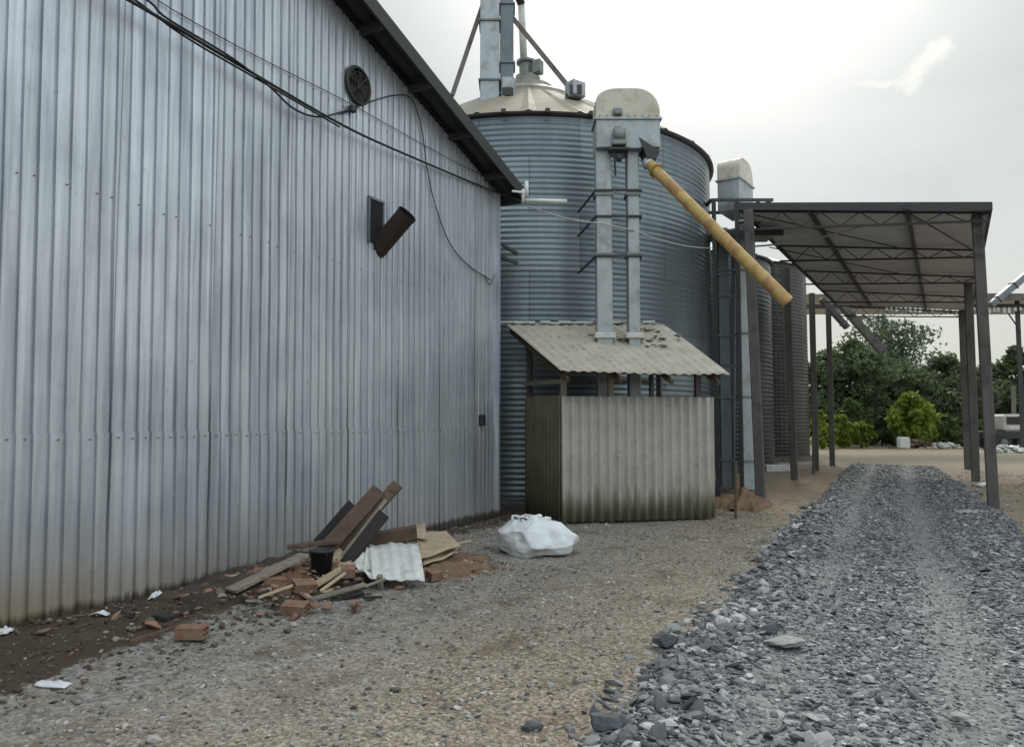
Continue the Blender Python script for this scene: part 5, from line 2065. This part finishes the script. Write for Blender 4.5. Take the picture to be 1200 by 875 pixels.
B('low green bush right of the big lime bush', at(1108, 46), 1.8, 1.3, 'mid', 25, clumps=50, each=60, crown0=.05, leaf=.12)
B('low green bush just left of the right posts', at(1130, 47), 2.0, 1.1, 'mid', 26, clumps=45, each=60, crown0=.05, leaf=.12)
B('dark low bush under the trees between the lime bushes', at(1032, 49), 2.2, 1.4, 'dark', 27, clumps=50, each=60, crown0=.05, leaf=.12)
B('yellowish weeds bush peeking between the rear silo and post', at(962, 44), 2.1, .8, 'lime', 28, clumps=35, each=50, crown0=.05, leaf=.12)

# far tree belt all the way round, one mass
rng = np.random.default_rng(77)
cl_ = []
for k in range(1500):
    a = rng.uniform(0, 2 * math.pi)
    d_ = rng.uniform(75, 95)
    x, y = d_ * math.cos(a), d_ * math.sin(a) + 10
    top = 5.2 + 1.6 * noise.noise(Vector((math.cos(a) * 6, math.sin(a) * 6, 0)))
    cl_.append((x, y, rng.uniform(.3, top), rng.uniform(1.2, 2.2)))
root_belt = thing('far_tree_belt', 'x', 'x', (0, 0, 0))
V = leaf_cloud(cl_, .6, 55, 1.0, rng)
belt = mesh_quads('tree_belt', V, LM['dark'], root_belt)
belt.parent = None
bpy.data.objects.remove(root_belt)
tag(belt, 'dark continuous belt of far woods around the yard', 'woods', kind='stuff')

# rubble line and odds along the far edge of the yard
def heap(label, px, py, v, w_, h_, mat, name='rubble_heap', cat='rubble heap'):
    c = at(px, v)
    rd = random.Random(int(px * 3 + py))
    pts, szs = [], []
    for k in range(150):
        du = rd.gauss(0, w_ / 3.2)
        q = off(c, du, rd.gauss(0, .3), rd.random() * h_ * math.exp(-(du / w_ * 2) ** 2))
        pts.append(tuple(q)); szs.append(.1 + .35 * rd.random() ** 2)
    o = stones(name, pts, szs, mat, .6, label)
    o['category'] = cat
    return o
heap('heap of grey rubble in front of the lime bush', 1072, 515, 44.5, 2.0, .45, M['stone_rub'])
heap('pale heap of rubble to the right of the lime bush', 1105, 517, 44, 1.8, .3, M['whitesheet'])
heap('long pale rubble heap beyond the near right post', 1180, 517, 38, 2.4, .35, M['whitesheet'])
mb = MB()
c = at(1057, 43.5)
mb.box(c + Vector((0, 0, .32)), (.62, .4, .62), Ry, bev=.05)
mb.box(c + Vector((0, 0, .65)), (.55, .34, .06), Ry, bev=.02)
tag(mb.build('white_container', M['white']), 'small white box container standing before the lime bush', 'container')
# parked farm truck behind the near right post
tk = thing('parked_truck', 'dark flatbed truck with pale cab parked under the trees at the right', 'truck', at(1178, 42))
c = at(1176, 42)
mb = MB()
mb.box(off(c, 0, 0, 1.5), (1.0, 1.6, .95), Ry, bev=.12)
mb.build('cab', M['whitesheet'], tk)
mb = MB()
mb.box(off(c, -.02, -.83, 1.62), (.8, .04, .42), Ry, bev=.01)
mb.build('windscreen', M['black'], tk)
mb = MB()
mb.box(off(c, .5, .1, .82), (2.9, 1.7, .42), Ry, bev=.04)
mb.build('chassis', M['steel_dark'], tk)
for du in (-.6, 1.2):
    for dv in (-.72, .72):
        mb = MB()
        p = off(c, du, dv, .42)
        mb.tube([off(p, 0, -.13), off(p, 0, .13)], .42, 20)
        wo_ = mb.build('wheel', M['black'], tk)
        mb = MB()
        mb.tube([off(p, 0, -.15), off(p, 0, -.12)], .2, 14)
        mb.build('rim', M['galv_dark'], wo_)
post_thing('pale wooden post standing in front of the parked truck', 1188, 522, 452, .24, 'concrete', name='wooden_post')
